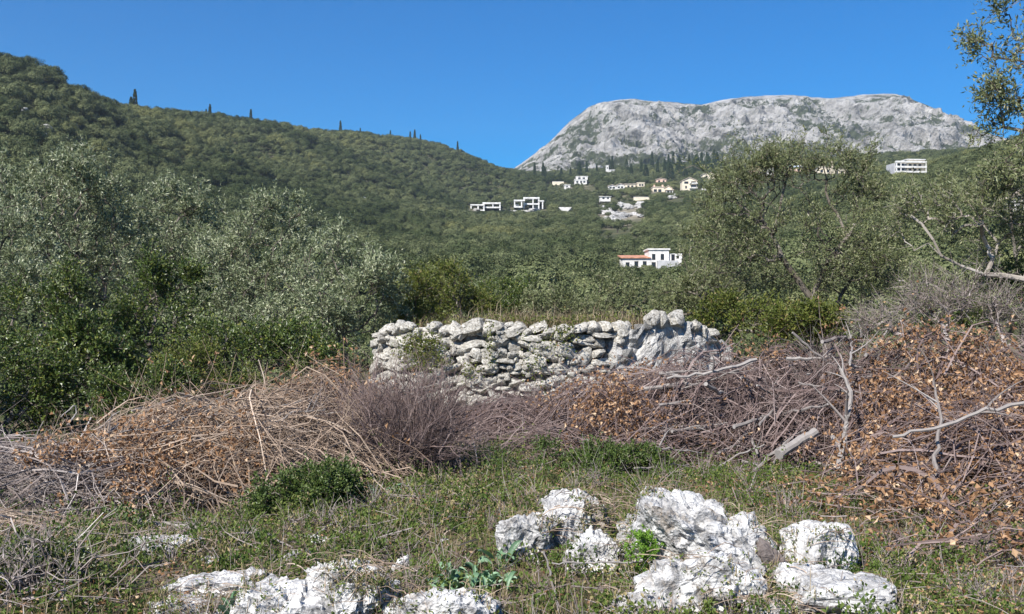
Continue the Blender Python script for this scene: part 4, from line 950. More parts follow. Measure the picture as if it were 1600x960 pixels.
def brush(name, label, ms, n, seed, ang0, angs, length, rad, mat, per=2, side=.3, leafn=0, leaf=None, leafL=.045, leafW=.028, leaf_fn=None, **kw):
    C, Rr, rng = heap_twigs(ms, n, seed, ang0, angs, length, rad, **kw)
    V1, q1, f1 = tubes(C, Rr, 3); tn = [np.repeat(np.clip(rng.normal(.5, .24, n), 0, 1), f1)]; VV = [V1]; QQ = [q1]; o = len(V1)
    if per:
        D, r2 = side_twigs(rng, C, Rr, per, side); V2, q2, f2 = tubes(D, r2, 3)
        VV.append(V2); QQ.append(q2 + o); tn.append(np.repeat(np.clip(rng.normal(.45, .22, len(D)), 0, 1), f2)); o += len(V2)
    ob = link(name, mesh_np(name, np.concatenate(VV), [np.concatenate(QQ)], [M[mat]], [np.concatenate(tn)]), kind='stuff')
    ob['label'] = label; ob['category'] = 'brushwood'
    if leafn:
        S = D.reshape(-1, 3) if per else C.reshape(-1, 3)
        if leaf_fn is not None: S = S[leaf_fn(S)]
        P = S[rng.integers(0, len(S), leafn)] + rng.normal(0, .02, (leafn, 3))
        Lf, ff = leaves(rng, P, rnd_dir(rng, leafn) + np.array([0, 0, -.3]), leafL * rng.uniform(.6, 1.3, leafn), leafW * rng.uniform(.6, 1.3, leafn), .4)
        link('dry_leaves', mesh_np('dry_leaves', Lf, [ff], [M[leaf or 'dry_leaf']], [np.repeat(np.clip(rng.normal(.55, .25, leafn), 0, 1), 2)]), ob, kind='stuff')
    return ob
def patch(freq, seed, thr): return lambda S: fbm(S * freq, 2, seed) > thr
brush('brush_heap', 'grey tangled dead twigs at the low end of the left heap', MOUNDS['A'], 1300, 51, .5, .7, 1.0, .0042, 'twig_grey', 2, .32, 5000, leaf_fn=lambda S: (fbm(S * 1.4, 2, 5) > .05) & (S[:, 0] > -3.9))
brush('brush_heap', 'tan arching dry canes heaped on the left below the olives', MOUNDS['B'], 2200, 52, .5, .8, 1.25, .004, 'twig_tan', 2, .4, 7000, leaf_fn=patch(1.2, 9, .15), lift=.2, curl=1.1)
brush('brush_heap', 'mixed grey brushwood strewn before the middle of the stone wall', MOUNDS['E'], 1100, 54, .2, .9, .9, .0038, 'twig_purple', 2, .3, 900, leaf_fn=patch(1.5, 19, .25))
brush('brush_heap', 'large purple grey brushwood heap before the right wall end', MOUNDS['D'], 2600, 55, .1, .8, 1.2, .0045, 'twig_purple', 2, .38, 5500, leaf_fn=patch(1.3, 29, .25), lift=.15)
brush('brush_heap', 'heap of dead branches thick with orange brown leaves', MOUNDS['F'], 2100, 56, .5, .9, 1.1, .0042, 'twig_purple', 2, .36, 24000, leaf_fn=patch(1.1, 39, -.12), lift=.15, leafL=.05, leafW=.034)
brush('brush_heap', 'thin dry grass like twigs lying along the front of the left heap', MOUNDS['G'], 700, 57, .1, .35, .9, .003, 'twig_tan', 1, .2)
brush('brush_heap', 'bright orange brown dead leaves on a branch before the wall hump', [(1.08, 10.7, .42, .3, .95)], 160, 59, .6, .8, .5, .003, 'twig_purple', 3, .2, 1900, leafL=.05, leafW=.032)
# purple brown dead bush: fine upright twigs from one root
rng = np.random.default_rng(58)
def dead_bush(name, label, x, y, rx, h, n, seed, mat, rad=.0028, forks=4):
    rng = np.random.default_rng(seed); g = gz(x, y); m_ = 8
    a = rng.uniform(0, 6.283, n); tl = rng.uniform(0, 1, n) ** .6
    d = np.stack([np.cos(a) * tl * rx, np.sin(a) * tl * rx * .9, h * np.sqrt(np.clip(1.02 - tl ** 2 * .85, .03, 1)) * rng.uniform(.55, 1.05, n)], -1)
    t = np.linspace(0, 1, m_)[None, :, None]
    b0 = np.stack([rng.normal(0, .18, n), rng.normal(0, .14, n), np.zeros(n)], -1)
    C = b0[:, None] + d[:, None] * t + np.array([0, 0, .25])[None, None] * (t * (1 - t)) * h + np.cumsum(rng.normal(0, .035, (n, m_, 3)), 1)
    C[:, :, 2] = np.maximum(C[:, :, 2], .01)
    Rr = (rad * rng.lognormal(.2, .4, n))[:, None] * np.linspace(1.3, .5, m_)[None]
    V1, q1, f1 = tubes(C, Rr, 3); D, r2 = side_twigs(rng, C, Rr, forks, .28 * h); V2, q2, f2 = tubes(D, r2, 3)
    D2, r3 = side_twigs(rng, D, r2, 1, .16 * h); V3, q3, f3 = tubes(D2, r3, 3)
    root = thing(name, label, 'dead bush', (x, y, g))
    link('stem', mesh_np('stem', V1, [q1], [M[mat]], [np.repeat(np.clip(rng.normal(.5, .22, n), 0, 1), f1)]), root)
    link('twigs', mesh_np('twigs', np.concatenate([V2, V3]), [np.concatenate([q2, q3 + len(V2)])], [M[mat]], [np.concatenate([np.repeat(rng.uniform(0, .85, len(D)), f2), np.repeat(rng.uniform(0, .85, len(D2)), f3)])]), root, kind='stuff')
    return root
dead_bush('dead_bush', 'purple brown leafless bush of fine twigs left of the wall foot', -1.03, 9.35, .78, 1.12, 640, 61, 'twig_purple', forks=4)
dead_bush('dead_bush', 'smaller leafless purple bush hiding the left end of the wall', -1.75, 12.2, .6, .85, 160, 62, 'twig_purple')
dead_bush('dead_bush', 'pale grey leafless bush on the crest of the right heap', 3.55, 10.9, .8, 1.35, 150, 63, 'twig_grey')
dead_bush('dead_bush', 'thin leafless bush before the bare middle of the wall', .35, 12.9, .75, .72, 160, 64, 'twig_purple')
dead_bush('dead_bush', 'dark grey leafless bush in the bottom left corner', -2.75, 5.35, .5, .32, 160, 65, 'twig_grey')

# single cut branches and logs
def branch_mesh(name, pts, r0, r1, seed, forks=0, sides=6):
    rng = np.random.default_rng(seed); P = np.array(pts, float); m_ = 14
    s = np.concatenate([[0], np.cumsum(np.linalg.norm(np.diff(P, axis=0), axis=1))]); tt = np.linspace(0, s[-1], m_)
    C = np.stack([np.interp(tt, s, P[:, k]) for k in range(3)], -1); C[1:-1] += rng.normal(0, s[-1] * .008, (m_ - 2, 3))
    rr = np.linspace(r0, r1, m_) * (1 + rng.normal(0, .06, m_))
    V, q, _ = tubes(C[None], rr[None], sides); VV = [V]; QQ = [q]; o = len(V); T = [np.repeat(rng.uniform(.4, .9), len(q))]
    caps = np.array([list(range(sides))[::-1], list(range((m_ - 1) * sides, m_ * sides))])
    for k in range(forks):
        j = int(rng.integers(m_ // 3, m_ - 1)); d = (C[j] - C[j - 1]) / np.linalg.norm(C[j] - C[j - 1]) + rnd_dir(rng, 1)[0] * .9 + np.array([0, 0, .2]); d /= np.linalg.norm(d)
        L = s[-1] * rng.uniform(.2, .45); t = np.linspace(0, 1, 6)[:, None]
        D = C[j] + d * L * t + rnd_dir(rng, 1)[0] * .3 * L * t ** 2
        V2, q2, _ = tubes(D[None], (np.linspace(rr[j] * .7, rr[j] * .2, 6))[None], 4); VV.append(V2); QQ.append(q2 + o); o += len(V2); T.append(np.repeat(rng.uniform(.3, .9), len(q2)))
    return mesh_np(name, np.concatenate(VV), [np.concatenate(QQ), caps], [M['dead_wood'], M['dead_wood']], [np.concatenate(T), np.array([.9, .9])])
def cut_branch(label, pts, r0, r1, seed, forks=0, name='cut_branch', cat='branch', sides=6):
    P = np.array([at(*p) for p in pts]); b0 = P[0].copy()
    return tag(link(name, branch_mesh(name, P - b0, r0, r1, seed, forks, sides), loc=b0), label, cat)
cut_branch('pale thick log lying at the front of the right brush heap', [(1217, 711, 9.35), (1245, 692, 9.5), (1274, 675, 9.6)], .05, .042, 1, name='log', cat='log', sides=10)
cut_branch('long grey branch slanting over the leafy heap towards the right border', [(1395, 683, 7.9), (1470, 668, 7.9), (1530, 645, 7.9), (1610, 628, 7.9)], .013, .017, 2, 2)
cut_branch('upright grey branch rising out of the leafy heap', [(1458, 745, 7.8), (1463, 700, 8.0), (1470, 650, 8.2), (1458, 595, 8.4)], .02, .008, 3, 4)
cut_branch('long pale pole lying across the top of the right heap', [(1042, 592, 10.3), (1110, 582, 10.3), (1182, 562, 10.4)], .012, .02, 4, 1)
cut_branch('thin pale stick parallel below the long pale pole', [(1030, 585, 10.6), (1090, 578, 10.6), (1150, 584, 10.6)], .009, .007, 5, 1)
cut_branch('gnarled forked grey branch standing in the right heap', [(1318, 700, 9.3), (1322, 660, 9.4), (1332, 615, 9.5), (1312, 575, 9.6)], .03, .012, 6, 6)
cut_branch('short dark stump like branch below the gnarled forked branch', [(1310, 735, 9.0), (1316, 700, 9.1), (1300, 682, 9.2)], .04, .02, 7, 2)
cut_branch('white crooked branch standing up from the left cane heap', [(143, 742, 8.1), (140, 715, 8.2), (155, 690, 8.4), (190, 660, 8.6)], .014, .008, 8, 2)
cut_branch('long white stick lying along the front of the left heap', [(-10, 806, 7.3), (70, 800, 7.4), (165, 793, 7.5)], .012, .007, 9, 1)
cut_branch('thin bent white stick above the left cane heap', [(105, 665, 9), (120, 645, 9.1), (118, 632, 9.1), (95, 652, 9)], .008, .005, 10)
cut_branch('stick slanting down to the small pale rock', [(392, 826, 6.9), (425, 838, 6.7), (457, 856, 6.5)], .009, .005, 11)
cut_branch('dry stick rising right from the small pale rock', [(470, 850, 6.7), (505, 828, 7.0), (543, 803, 7.3)], .006, .009, 12)
cut_branch('thin pale stick leaning in front of the brown stained rock', [(872, 955, 5.4), (861, 905, 5.6), (850, 862, 5.9)], .007, .005, 13)
cut_branch('thin straw stick lying level before the brown stained rock', [(862, 880, 5.9), (930, 880, 5.9), (1005, 878, 5.95)], .004, .006, 14)
cut_branch('grey branch leaning on the low smooth white rock', [(1255, 955, 5.2), (1290, 945, 5.3), (1340, 915, 5.4)], .014, .008, 15, 2)
cut_branch('dark branches heaped at the front edge of the cane heap', [(210, 815, 7.4), (270, 820, 7.4), (320, 828, 7.3)], .02, .012, 16, 4)
rng = np.random.default_rng(70)
for k in range(44):
    px_ = rng.uniform(1030, 1390); Y_ = rng.uniform(9.5, 11.2); x = (px_ - 800) / F * Y_; h = float(heap_h(MOUNDS['D'], np.array([x]), np.array([Y_]))[0]) * rng.uniform(.72, .98) + .05
    L = rng.uniform(.4, 1.1); a = rng.normal(.25, .7); tl = rng.normal(.12, .25); d = np.array([math.cos(a) * math.cos(tl), math.sin(a) * math.cos(tl), math.sin(tl)]) * L * .5
    c0 = np.array([x, Y_, gz(x, Y_) + h]); bend = rnd_dir(rng, 1)[0] * L * .06
    lo = c0[2] - abs(d[2]) - gz(x, Y_)
    if lo < .02: c0[2] += .02 - lo
    r0 = rng.uniform(.01, .026)
    o = link('cut_branch', branch_mesh('cut_branch', [-d, bend, d], r0, r0 * .5, 700 + k, int(rng.integers(0, 4))), loc=c0)
    tag(o, 'bare grey cut branch among those piled in the right brush heap', 'branch', 'branches piled in the right brush heap')
for k in range(22):
    px_ = rng.uniform(60, 520); Y_ = rng.uniform(8.6, 10.0); x = (px_ - 800) / F * Y_; h = float(heap_h(MOUNDS['A'] + MOUNDS['B'], np.array([x]), np.array([Y_]))[0]) * rng.uniform(.8, 1.05) + .06
    L = rng.uniform(.5, 1.2); a = rng.normal(.6, .6); tl = rng.normal(.2, .3); d = np.array([math.cos(a) * math.cos(tl), math.sin(a) * math.cos(tl), math.sin(tl)]) * L * .5
    c0 = np.array([x, Y_, gz(x, Y_) + h]); r0 = rng.uniform(.006, .012)
    o = link('cut_branch', branch_mesh('cut_branch', [-d, rnd_dir(rng, 1)[0] * L * .14, d], r0, r0 * .5, 800 + k, int(rng.integers(0, 3))), loc=c0)
    tag(o, 'slender bare branch among those lying over the left cane heap', 'branch', 'branches lying over the left cane heap')
# weathered stump between the boulders
x, y = (1207 - 800) / F * 5.9, 5.9
me = rock_mesh(400, .075, .07, .17, 5, 'dead_wood', 1.0, 'stump'); V = np.array([v.co for v in me.vertices]); ang = np.arctan2(V[:, 1], V[:, 0])
V[:, :2] *= (1 + .25 * ridged(np.stack([np.cos(ang) * 2.2, np.sin(ang) * 2.2, V[:, 2] * 2], -1), 3, 6))[:, None]; V[:, 0] += -.25 * V[:, 2]
me.vertices.foreach_set('co', V.astype(np.float32).ravel()); a_ = me.attributes.new('tint', 'FLOAT', 'FACE'); a_.data.foreach_set('value', np.full(len(me.polygons), .1, np.float32))
o = link('stump', me, loc=(x, y, gz(x, y) + .08)); tag(o, 'weathered grey wooden stump between the largest boulder and twig veiled rock', 'stump')

# ------------------------------------------------------------------ small plants
def rosette(name, label, px, py, Y, n, L0, L1, W0, seed, mat, spread=.16, stand=.7):
    rng = np.random.default_rng(seed); x = (px - 800) / F * Y; root = thing(name, label, 'plant', (x, Y, gz(x, Y)))
    protos_ = []
    for k in range(4):                                 # strap leaf, folded along its rib, arching over
        L = 1.0; m_ = 7; t = np.linspace(0, 1, m_); w = np.sin(np.pi * np.clip(t * .86 + .1, 0, 1)) ** .8 * .5
        bendk = .25 + .15 * k; xx = t * (1 - .1 * bendk); zz = t * .8 - bendk * t ** 2.2
        Vv = []
        for a_, b_, c_ in zip(xx, zz, w): Vv += [(a_, -c_, b_ + c_ * .35), (a_, 0, b_), (a_, c_, b_ + c_ * .35)]
        q = []
        for s_ in range(m_ - 1):
            for e_ in (0, 1): q.append((s_ * 3 + e_, s_ * 3 + e_ + 1, s_ * 3 + e_ + 4, s_ * 3 + e_ + 3))
        protos_.append(mesh_np('leaf', np.array(Vv), [np.array(q)], [M[mat]], [np.full(len(q), .2 + .2 * k)], True))
    for k in range(n):
        o = link('leaf', protos_[int(rng.integers(0, 4))], root, (rng.normal(0, spread * .5), rng.normal(0, spread * .4), rng.uniform(0, .05)))
        L = rng.uniform(L0, L1); o.scale = (L, W0 * rng.uniform(.75, 1.25), L * stand * rng.uniform(.6, 1.3)); o.rotation_euler = (rng.normal(0, .2), rng.normal(0, .25), rng.uniform(0, 6.283))
    return root
rosette('broad_leaved_plant', 'blue green broad leaved plant beside the jagged white rock', 738, 910, 5.75, 130, .06, .11, .034, 1, 'squill_leaf', .2, 1.25)
rosette('broad_leaved_plant', 'blue green seedling above the broad leaved plant on the right', 785, 868, 6.3, 14, .08, .14, .05, 2, 'squill_leaf', .07, 1)
rosette('strap_leaved_plant', 'small strap leaved plant standing in front of the flat white slab', 362, 965, 5.1, 9, .08, .13, .02, 3, 'squill_leaf', .03, 1.6)
rosette('broad_leaved_plant', 'small blue green plant under the purple dead bush', 590, 782, 8.3, 16, .08, .15, .04, 4, 'squill_leaf', .1, .9)
tree('green_bush', 'round bright green bush at the front of the dry canes', 'bush', 475, 7.7, [(475, 790, 75, 52, 0), (440, 805, 50, 38, 0), (525, 780, 45, 40, 0), (480, 825, 70, 30, 0), (480, 770, 50, 35, 0)], 'weed_leaf', 71, 350, None, L=.026, Wd=.017, tw=6, lpt=9, tip_r=.0025, twigL=.12)
tree('green_weed', 'small bright lime green weed left of the largest boulder', 'weed', 1005, 5.95, [(1005, 860, 14, 26, 0), (1000, 880, 18, 16, 0)], 'bright_leaf', 72, 50, None, L=.02, Wd=.012, tw=4, lpt=8, tip_r=.0018, twigL=.04)
tree('green_bush', 'dark green bush standing in for the shade in the bottom left corner', 'bush', 90, 5.5, [(60, 920, 80, 45, 0), (150, 935, 60, 35, 0), (0, 930, 60, 50, 0)], 'shrub_leaf', 73, 200, None, L=.024, Wd=.014, tw=5, lpt=7, tip_r=.0025, twigL=.1)  # low bush; its dark leaf also stands in for the shadow over this corner
tree('green_bush', 'deep green leafy clump under the right brush heap', 'bush', 925, 9.6, [(880, 715, 60, 24, 0), (950, 722, 60, 22, 0), (1010, 730, 40, 18, 0)], 'weed_leaf', 74, 200, None, L=.03, Wd=.018, tw=5, lpt=8, tip_r=.0025, twigL=.12)
# creeper on the wall face, weeds on its top
def leaf_cloud(name, label, cat, pts, L, Wd, mat, seed, stems=True):
    rng = np.random.default_rng(seed); n = len(pts); Lf, ff = leaves(rng, pts, rnd_dir(rng, n) + np.array([0, -.4, .2]), L * rng.uniform(.6, 1.3, n), Wd * rng.uniform(.6, 1.3, n))
    o = link(name, mesh_np(name, Lf, [ff], [M[mat]], [np.repeat(np.clip(rng.normal(.5, .25, n), 0, 1), 2)]), kind='stuff'); o['label'] = label; o['category'] = cat; return o
rng = np.random.default_rng(81); pp = []
for (cpx, cpy, sx, sy, n) in [(645, 545, 14, 14, 800), (672, 540, 10, 10, 400), (690, 565, 8, 6, 160), (655, 570, 14, 8, 250), (765, 540, 4, 20, 160), (735, 580, 12, 8, 150), (880, 520, 10, 14, 300), (840, 560, 16, 25, 260)]:
    for _ in range(n):
        q = at(rng.normal(cpx, sx), rng.normal(cpy, sy), 13.95); s_ = (q[0] - CXW) / RW
        if abs(s_) < .75: pp.append((q[0], CYW - math.sqrt(RW ** 2 - (q[0] - CXW) ** 2) - .06 - abs(rng.normal(0, .04)), q[2]))
leaf_cloud('creeper', 'yellow green creeper growing over the lit stones of the wall', 'creeper', np.array(pp), .035, .025, 'yellow_leaf', 82)

# ------------------------------------------------------------------ ground cover
def in_rock(x, y, k=.8):
    m = np.zeros(len(x), bool)
    for rx, ry, sx, sy in ROCKS: m |= ((x - rx) / (sx * k + .01)) ** 2 + ((y - ry) / (sy * k + .01)) ** 2 < 1
    return m
def cover(n, seed, xr, yr, hgt, leafn, L, Wd, mat, name, label, cat, thr=-1, freq=1.1, tmean=.4, hmask=True, upr=.5):
    rng = np.random.default_rng(seed); y = rng.uniform(*yr, n); x = rng.uniform(-1, 1, n) * (y * .56 + .3) if xr is None else rng.uniform(*xr, n)
    nz = fbm(pad3(x, y, freq), 3, seed); k = (nz > thr + rng.uniform(-.2, .2, n)) & ~(in_rock(x, y) & (rng.uniform(size=n) < .93))
    if hmask:
        H = heap_h([q for v in MOUNDS.values() for q in v], x, y); k &= (H < .12) | (rng.uniform(size=n) < .25)
    x, y, nz = x[k], y[k], nz[k]; n = len(x); g = ground_z(x, y)
    h = hgt * rng.lognormal(0, .4, n) * (1 + .8 * nz)
    lean = rng.normal(0, .35, (n, 2)) * h[:, None]
    kk = np.repeat(np.arange(n), leafn); f = rng.uniform(.05, 1, len(kk))
    P = np.stack([x[kk] + lean[kk, 0] * f + rng.normal(0, .012, len(kk)), y[kk] + lean[kk, 1] * f + rng.normal(0, .012, len(kk)), g[kk] + h[kk] * f], -1)
    Lf, ff = leaves(rng, P, rnd_dir(rng, len(kk)) + np.array([0, 0, upr]), L * rng.uniform(.5, 1.4, len(kk)), Wd * rng.uniform(.6, 1.3, len(kk)))
    C = np.stack([np.stack([x + lean[:, 0] * t, y + lean[:, 1] * t, g + h * t - .01], -1) for t in (0, .55, 1.0)], 1)
    n2 = n // 2; V2, q2, f2 = tubes(C[:n2], np.repeat(np.array([[.0016, .0012, .0007]]), n2, 0), 3)
    tt = np.clip(rng.normal(tmean, .2, n)[kk] + rng.normal(0, .12, len(kk)), 0, 1)
    o = link(name, mesh_np(name, np.concatenate([Lf, V2]), [ff, q2 + len(Lf)], [M[mat], M['straw']], [np.repeat(tt, 2), np.repeat(rng.uniform(0, .8, n2), f2)]), kind='stuff')
    o['label'] = label; o['category'] = cat; return o
cover(13000, 91, None, (4.6, 11.5), .07, 8, .026, .016, 'ground_leaf', 'weeds', 'low mixed green weeds covering the clearing between the rocks', 'weeds', -.25, 1.4, .36)
cover(7500, 92, None, (5.0, 11.0), .13, 12, .03, .018, 'ground_leaf', 'weeds', 'taller leafy weeds between the boulders and the brush heaps', 'weeds', .1, .9, .36)
cover(900, 93, (-1.5, 3.0), (14.0, 15.3), .01, 0 + 1, .02, .01, 'ground_leaf', 'weeds', 'sparse weeds at the foot of the stone wall', 'weeds', -1, 1, .5, False)
# dry grass: arching blades
def grass(n, seed, pts_fn, hgt, mat, name, label, wid=.0035):
    rng = np.random.default_rng(seed); B = pts_fn(rng, n); n = len(B); a = rng.uniform(0, 6.283, n); h = hgt * rng.lognormal(0, .35, n); ln_ = rng.uniform(.15, .9, n) * h
    dirx = np.stack([np.cos(a), np.sin(a), np.zeros(n)], -1); sd = np.stack([-np.sin(a), np.cos(a), np.zeros(n)], -1) * wid
    m1 = B + dirx * (ln_ * .3)[:, None] + np.array([0, 0, 1]) * (h * .65)[:, None]; tp = B + dirx * ln_[:, None] + np.array([0, 0, 1]) * (h * .9)[:, None]
    V = np.stack([B - sd, B + sd, m1 + sd * .7, m1 - sd * .7, tp], 1).reshape(-1, 3); b_ = (np.arange(n) * 5)[:, None]
    q = b_ + np.array([[0, 1, 2, 3]]); t_ = b_ + np.array([[3, 2, 4]]); tn = np.clip(rng.normal(.5, .25, n), 0, 1)
    o = link(name, mesh_np(name, V, [q, t_], [M[mat], M[mat]], [tn, tn]), kind='stuff'); o['label'] = label; o['category'] = 'grass'; return o
def open_ground(rng, n):
    y = rng.uniform(4.6, 11, n); x = rng.uniform(-1, 1, n) * (y * .56 + .3); k = (fbm(pad3(x, y, 1.3), 3, 7) > -.1) & ~(in_rock(x, y) & (rng.uniform(size=n) < .9)); x, y = x[k], y[k]
    return np.stack([x, y, ground_z(x, y)], -1)
grass(16000, 94, open_ground, .09, 'straw', 'dry_grass', 'short dry straw grass scattered over the clearing', .0022)
grass(9000, 95, open_ground, .08, 'ground_leaf', 'green_grass', 'short green grass scattered over the clearing', .0025)
def wall_crown(rng, n):
    a = rng.uniform(-.55, .45, n); rr = RW - .25 - rng.uniform(0, 1, n) ** 1.5 * 1.5; x = CXW + rr * np.sin(a); y = CYW - rr * np.cos(a)
    w = np.exp(-((a - .02) / .25) ** 2); k = rng.uniform(size=n) < .25 + .75 * w; x, y, a = x[k], y[k], a[k]
    return np.stack([x, y, np.array([min(wall_top(v), 1.47) for v in a]) - .2], -1)
grass(9000, 96, wall_crown, .24, 'straw', 'dry_grass', 'brown dry grass growing on top of the stone wall', .005)
rng = np.random.default_rng(97); B = wall_crown(rng, 5000); B = B + np.stack([rng.normal(0, .02, len(B)), rng.normal(0, .02, len(B)), rng.uniform(0.05, .3, len(B))], -1)
leaf_cloud('weeds', 'green weeds growing on the earth filled top of the wall', 'weeds', B, .05, .028, 'yellow_leaf', 98)
# low undershrub clumps: leafy ones and dead twiggy ones
def clumps(n, seed, r, h, nl, L, Wd, mat, name, label, cat, tm, twigs=0, thr=0., twig='twig_grey'):
    rng = np.random.default_rng(seed); y = 4.8 + 6.4 * rng.uniform(0, 1, n) ** .9; x = rng.uniform(-1, 1, n) * (y * .56 + .2)
    k = (fbm(pad3(x, y, .8), 3, seed) > thr) & ~in_rock(x, y, .8); x, y = x[k], y[k]; n = len(x); g = ground_z(x, y)
    sc = rng.lognormal(0, .35, n); kk = np.repeat(np.arange(n), nl); d = rnd_dir(rng, len(kk)); d[:, 2] = np.abs(d[:, 2]); rr = rng.uniform(.35, 1, len(kk)) ** .5
    o3 = d * np.array([r, r, h]) * (sc[kk] * rr)[:, None]; B0 = np.stack([x, y, g], -1)
    Lf, ff = leaves(rng, B0[kk] + o3, d * .6 + rnd_dir(rng, len(kk)) * .8 + np.array([0, 0, .3]), L * rng.uniform(.5, 1.4, len(kk)), Wd * rng.uniform(.6, 1.3, len(kk)))
    tt = np.clip(rng.normal(tm, .2, n)[kk] + rng.normal(0, .12, len(kk)), 0, 1)
    kt = np.repeat(np.arange(n), twigs); dt = rnd_dir(rng, len(kt)); dt[:, 2] = np.abs(dt[:, 2]) + .15; e = dt * np.array([r, r, h]) * (sc[kt] * rng.uniform(.6, 1.25, len(kt)))[:, None]
    C = B0[kt][:, None] + e[:, None] * np.array([0, .35, .7, 1])[None, :, None] + np.cumsum(rng.normal(0, .008, (len(kt), 4, 3)), 1); V2, q2, f2 = tubes(C, np.repeat(np.array([[.0022, .0017, .0013, .0008]]), len(kt), 0), 3)
    o = link(name, mesh_np(name, np.concatenate([Lf, V2]), [ff, q2 + len(Lf)], [M[mat], M[twig]], [np.repeat(tt, 2), np.repeat(rng.uniform(.1, .9, len(kt)), f2)]), kind='stuff')
    o['label'] = label; o['category'] = cat
clumps(600, 141, .13, .16, 110, .027, .017, 'ground_leaf', 'undershrub', 'leafy green undershrub clumps between rocks and brush', 'undershrub', .32, 5, -.15)
clumps(260, 144, .14, .2, 110, .03, .019, 'weed_leaf', 'undershrub', 'taller deep green undershrub clumps below the brush heaps', 'undershrub', .45, 6, .02)
clumps(420, 142, .1, .12, 60, .02, .012, 'ground_leaf', 'undershrub', 'brownish half dry undershrub clumps between rocks and brush', 'undershrub', .8, 14, -.1)
clumps(330, 143, .13, .16, 6, .02, .012, 'dry_leaf', 'dead_undershrub', 'dead twiggy undershrub clumps between rocks and brush', 'undershrub', .5, 26, -.15)
# fallen leaves and twig litter
rng = np.random.default_rng(99); n = 30000; y = rng.uniform(4.6, 11, n); x = rng.uniform(-1, 1, n) * (y * .56 + .3)
k = rng.uniform(size=n) < np.clip(.3 + .5 * (x > 1.6) + .8 * fbm(pad3(x, y, .9), 2, 4), .03, 1); x, y = x[k], y[k]
P = np.stack([x, y, ground_z(x, y) + rng.uniform(.004, .05, len(x))], -1)
Lf, ff = leaves(rng, P, rnd_dir(rng, len(P)) * np.array([1, 1, .35]), .032 * rng.uniform(.6, 1.3, len(P)), .019 * rng.uniform(.6, 1.3, len(P)))
o = link('leaf_litter', mesh_np('leaf_litter', Lf, [ff], [M['dry_leaf']], [np.repeat(rng.uniform(.2, 1, len(P)), 2)]), kind='stuff'); o['label'] = 'brown fallen leaves scattered over the clearing'; o['category'] = 'leaf litter'
n = 1500; y = rng.uniform(4.7, 10.5, n); x = rng.uniform(-1, 1, n) * (y * .56 + .3); a = rng.uniform(0, 6.283, n); L = rng.uniform(.08, .4, n); t = np.linspace(-.5, .5, 5)[None]
C = np.stack([x[:, None] + np.cos(a)[:, None] * L[:, None] * t, y[:, None] + np.sin(a)[:, None] * L[:, None] * t + .05 * L[:, None] * (2 * t) ** 2, np.zeros((n, 5))], -1)
C[:, :, 2] = ground_z(C[:, :, 0].ravel(), C[:, :, 1].ravel()).reshape(n, 5) + rng.uniform(.01, .1, n)[:, None] + (rng.normal(0, .2, n) * L)[:, None] * t
C[:, :, 2] = np.maximum(C[:, :, 2], ground_z(C[:, :, 0].ravel(), C[:, :, 1].ravel()).reshape(n, 5) + .003)
V2, q2, f2 = tubes(C, np.repeat((.0022 * rng.lognormal(0, .4, n))[:, None], 5, 1), 3)
o = link('twig_litter', mesh_np('twig_litter', V2, [q2], [M['twig_grey']], [np.repeat(rng.uniform(.0, .75, n), f2)]), kind='stuff'); o['label'] = 'loose grey twigs littering the ground between the rocks'; o['category'] = 'twigs'

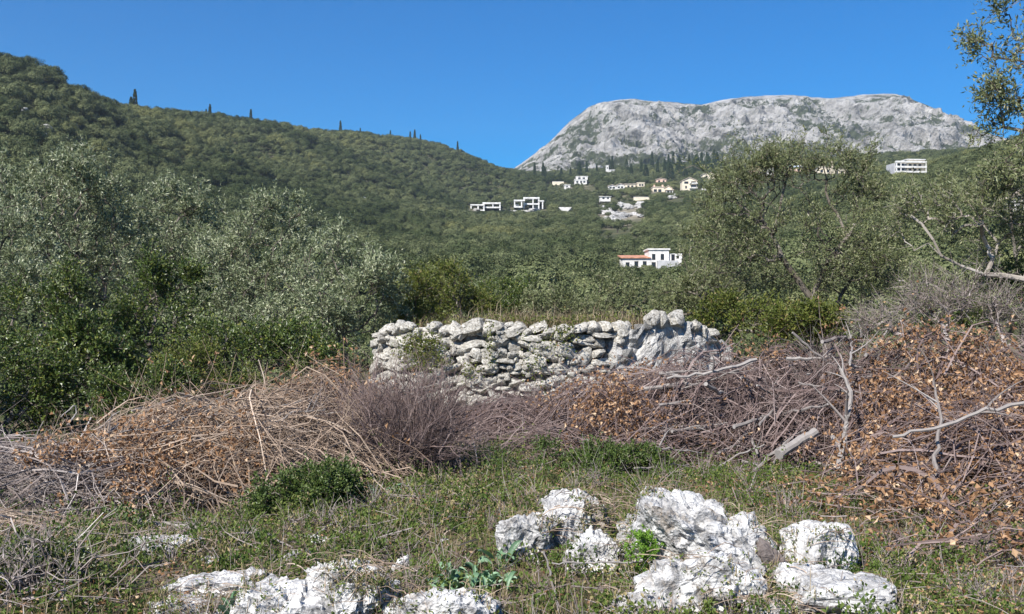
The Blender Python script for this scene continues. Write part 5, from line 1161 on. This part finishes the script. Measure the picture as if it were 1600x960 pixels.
# weeds rooted in the cracks of the boulders
rng = np.random.default_rng(120); PP = []
for o in ROCK_OBJ:
    V = np.array([v.co for v in o.data.vertices]); c_, s_ = math.cos(o.rotation_euler[2]), math.sin(o.rotation_euler[2])
    V = np.stack([V[:, 0] * c_ - V[:, 1] * s_, V[:, 0] * s_ + V[:, 1] * c_, V[:, 2]], -1) + np.array(o.location)
    m_ = fbm(V * 3.6, 3, 55) > .1; m_ &= V[:, 2] > ground_z(V[:, 0], V[:, 1])
    W_ = V[m_]
    if len(W_): PP.append(W_[rng.integers(0, len(W_), int(min(len(W_) * .14, 700)))])
B = np.concatenate(PP); k = np.repeat(np.arange(len(B)), 3); B3 = B[k] + np.stack([rng.normal(0, .012, len(k)), rng.normal(0, .012, len(k)), rng.uniform(-.005, .03, len(k))], -1)
o = leaf_cloud('weeds', 'small weeds rooted in the cracks of the white boulders', 'weeds', B3, .022, .011, 'ground_leaf', 121)
grass(len(B), 122, lambda rng, n: B[rng.uniform(size=len(B)) < .8], .06, 'straw', 'dry_grass', 'dry grass tufts rooted in the cracks of the white boulders', .002)
n = 900; b0 = B[rng.integers(0, len(B), n)]; a = rng.uniform(0, 6.283, n); L = rng.uniform(.08, .3, n); t = np.linspace(0, 1, 6)[None]
C = np.stack([b0[:, 0:1] + np.cos(a)[:, None] * L[:, None] * t, b0[:, 1:2] + np.sin(a)[:, None] * L[:, None] * t, b0[:, 2:3] + (rng.uniform(.1, .5, n) * L)[:, None] * (t * (1.2 - t)) * 2], -1) + np.cumsum(rng.normal(0, .004, (n, 6, 3)), 1)
V2, q2, f2 = tubes(C, np.repeat((.0016 * rng.lognormal(0, .4, n))[:, None], 6, 1), 3)
o = link('twig_litter', mesh_np('twig_litter', V2, [q2], [M['twig_tan']], [np.repeat(rng.uniform(.1, .9, n), f2)]), kind='stuff'); o['label'] = 'thin dry trailing stems caught over the white boulders'; o['category'] = 'twigs'
# the air of the valley
V, q = box_vf(-2450, 2450, -2450, 2450, -60, 440)
m = bpy.data.materials.new('haze'); m.use_nodes = True; n = m.node_tree; n.nodes.clear(); o = n.nodes.new('ShaderNodeOutputMaterial'); pv = n.nodes.new('ShaderNodeVolumePrincipled')
pv.inputs['Color'].default_value = (.72, .85, 1, 1); pv.inputs['Density'].default_value = .00013; pv.inputs['Anisotropy'].default_value = .2; n.links.new(pv.outputs[0], o.inputs['Volume'])
link('haze', mesh_np('haze', V, [q], [m]), kind='stuff')
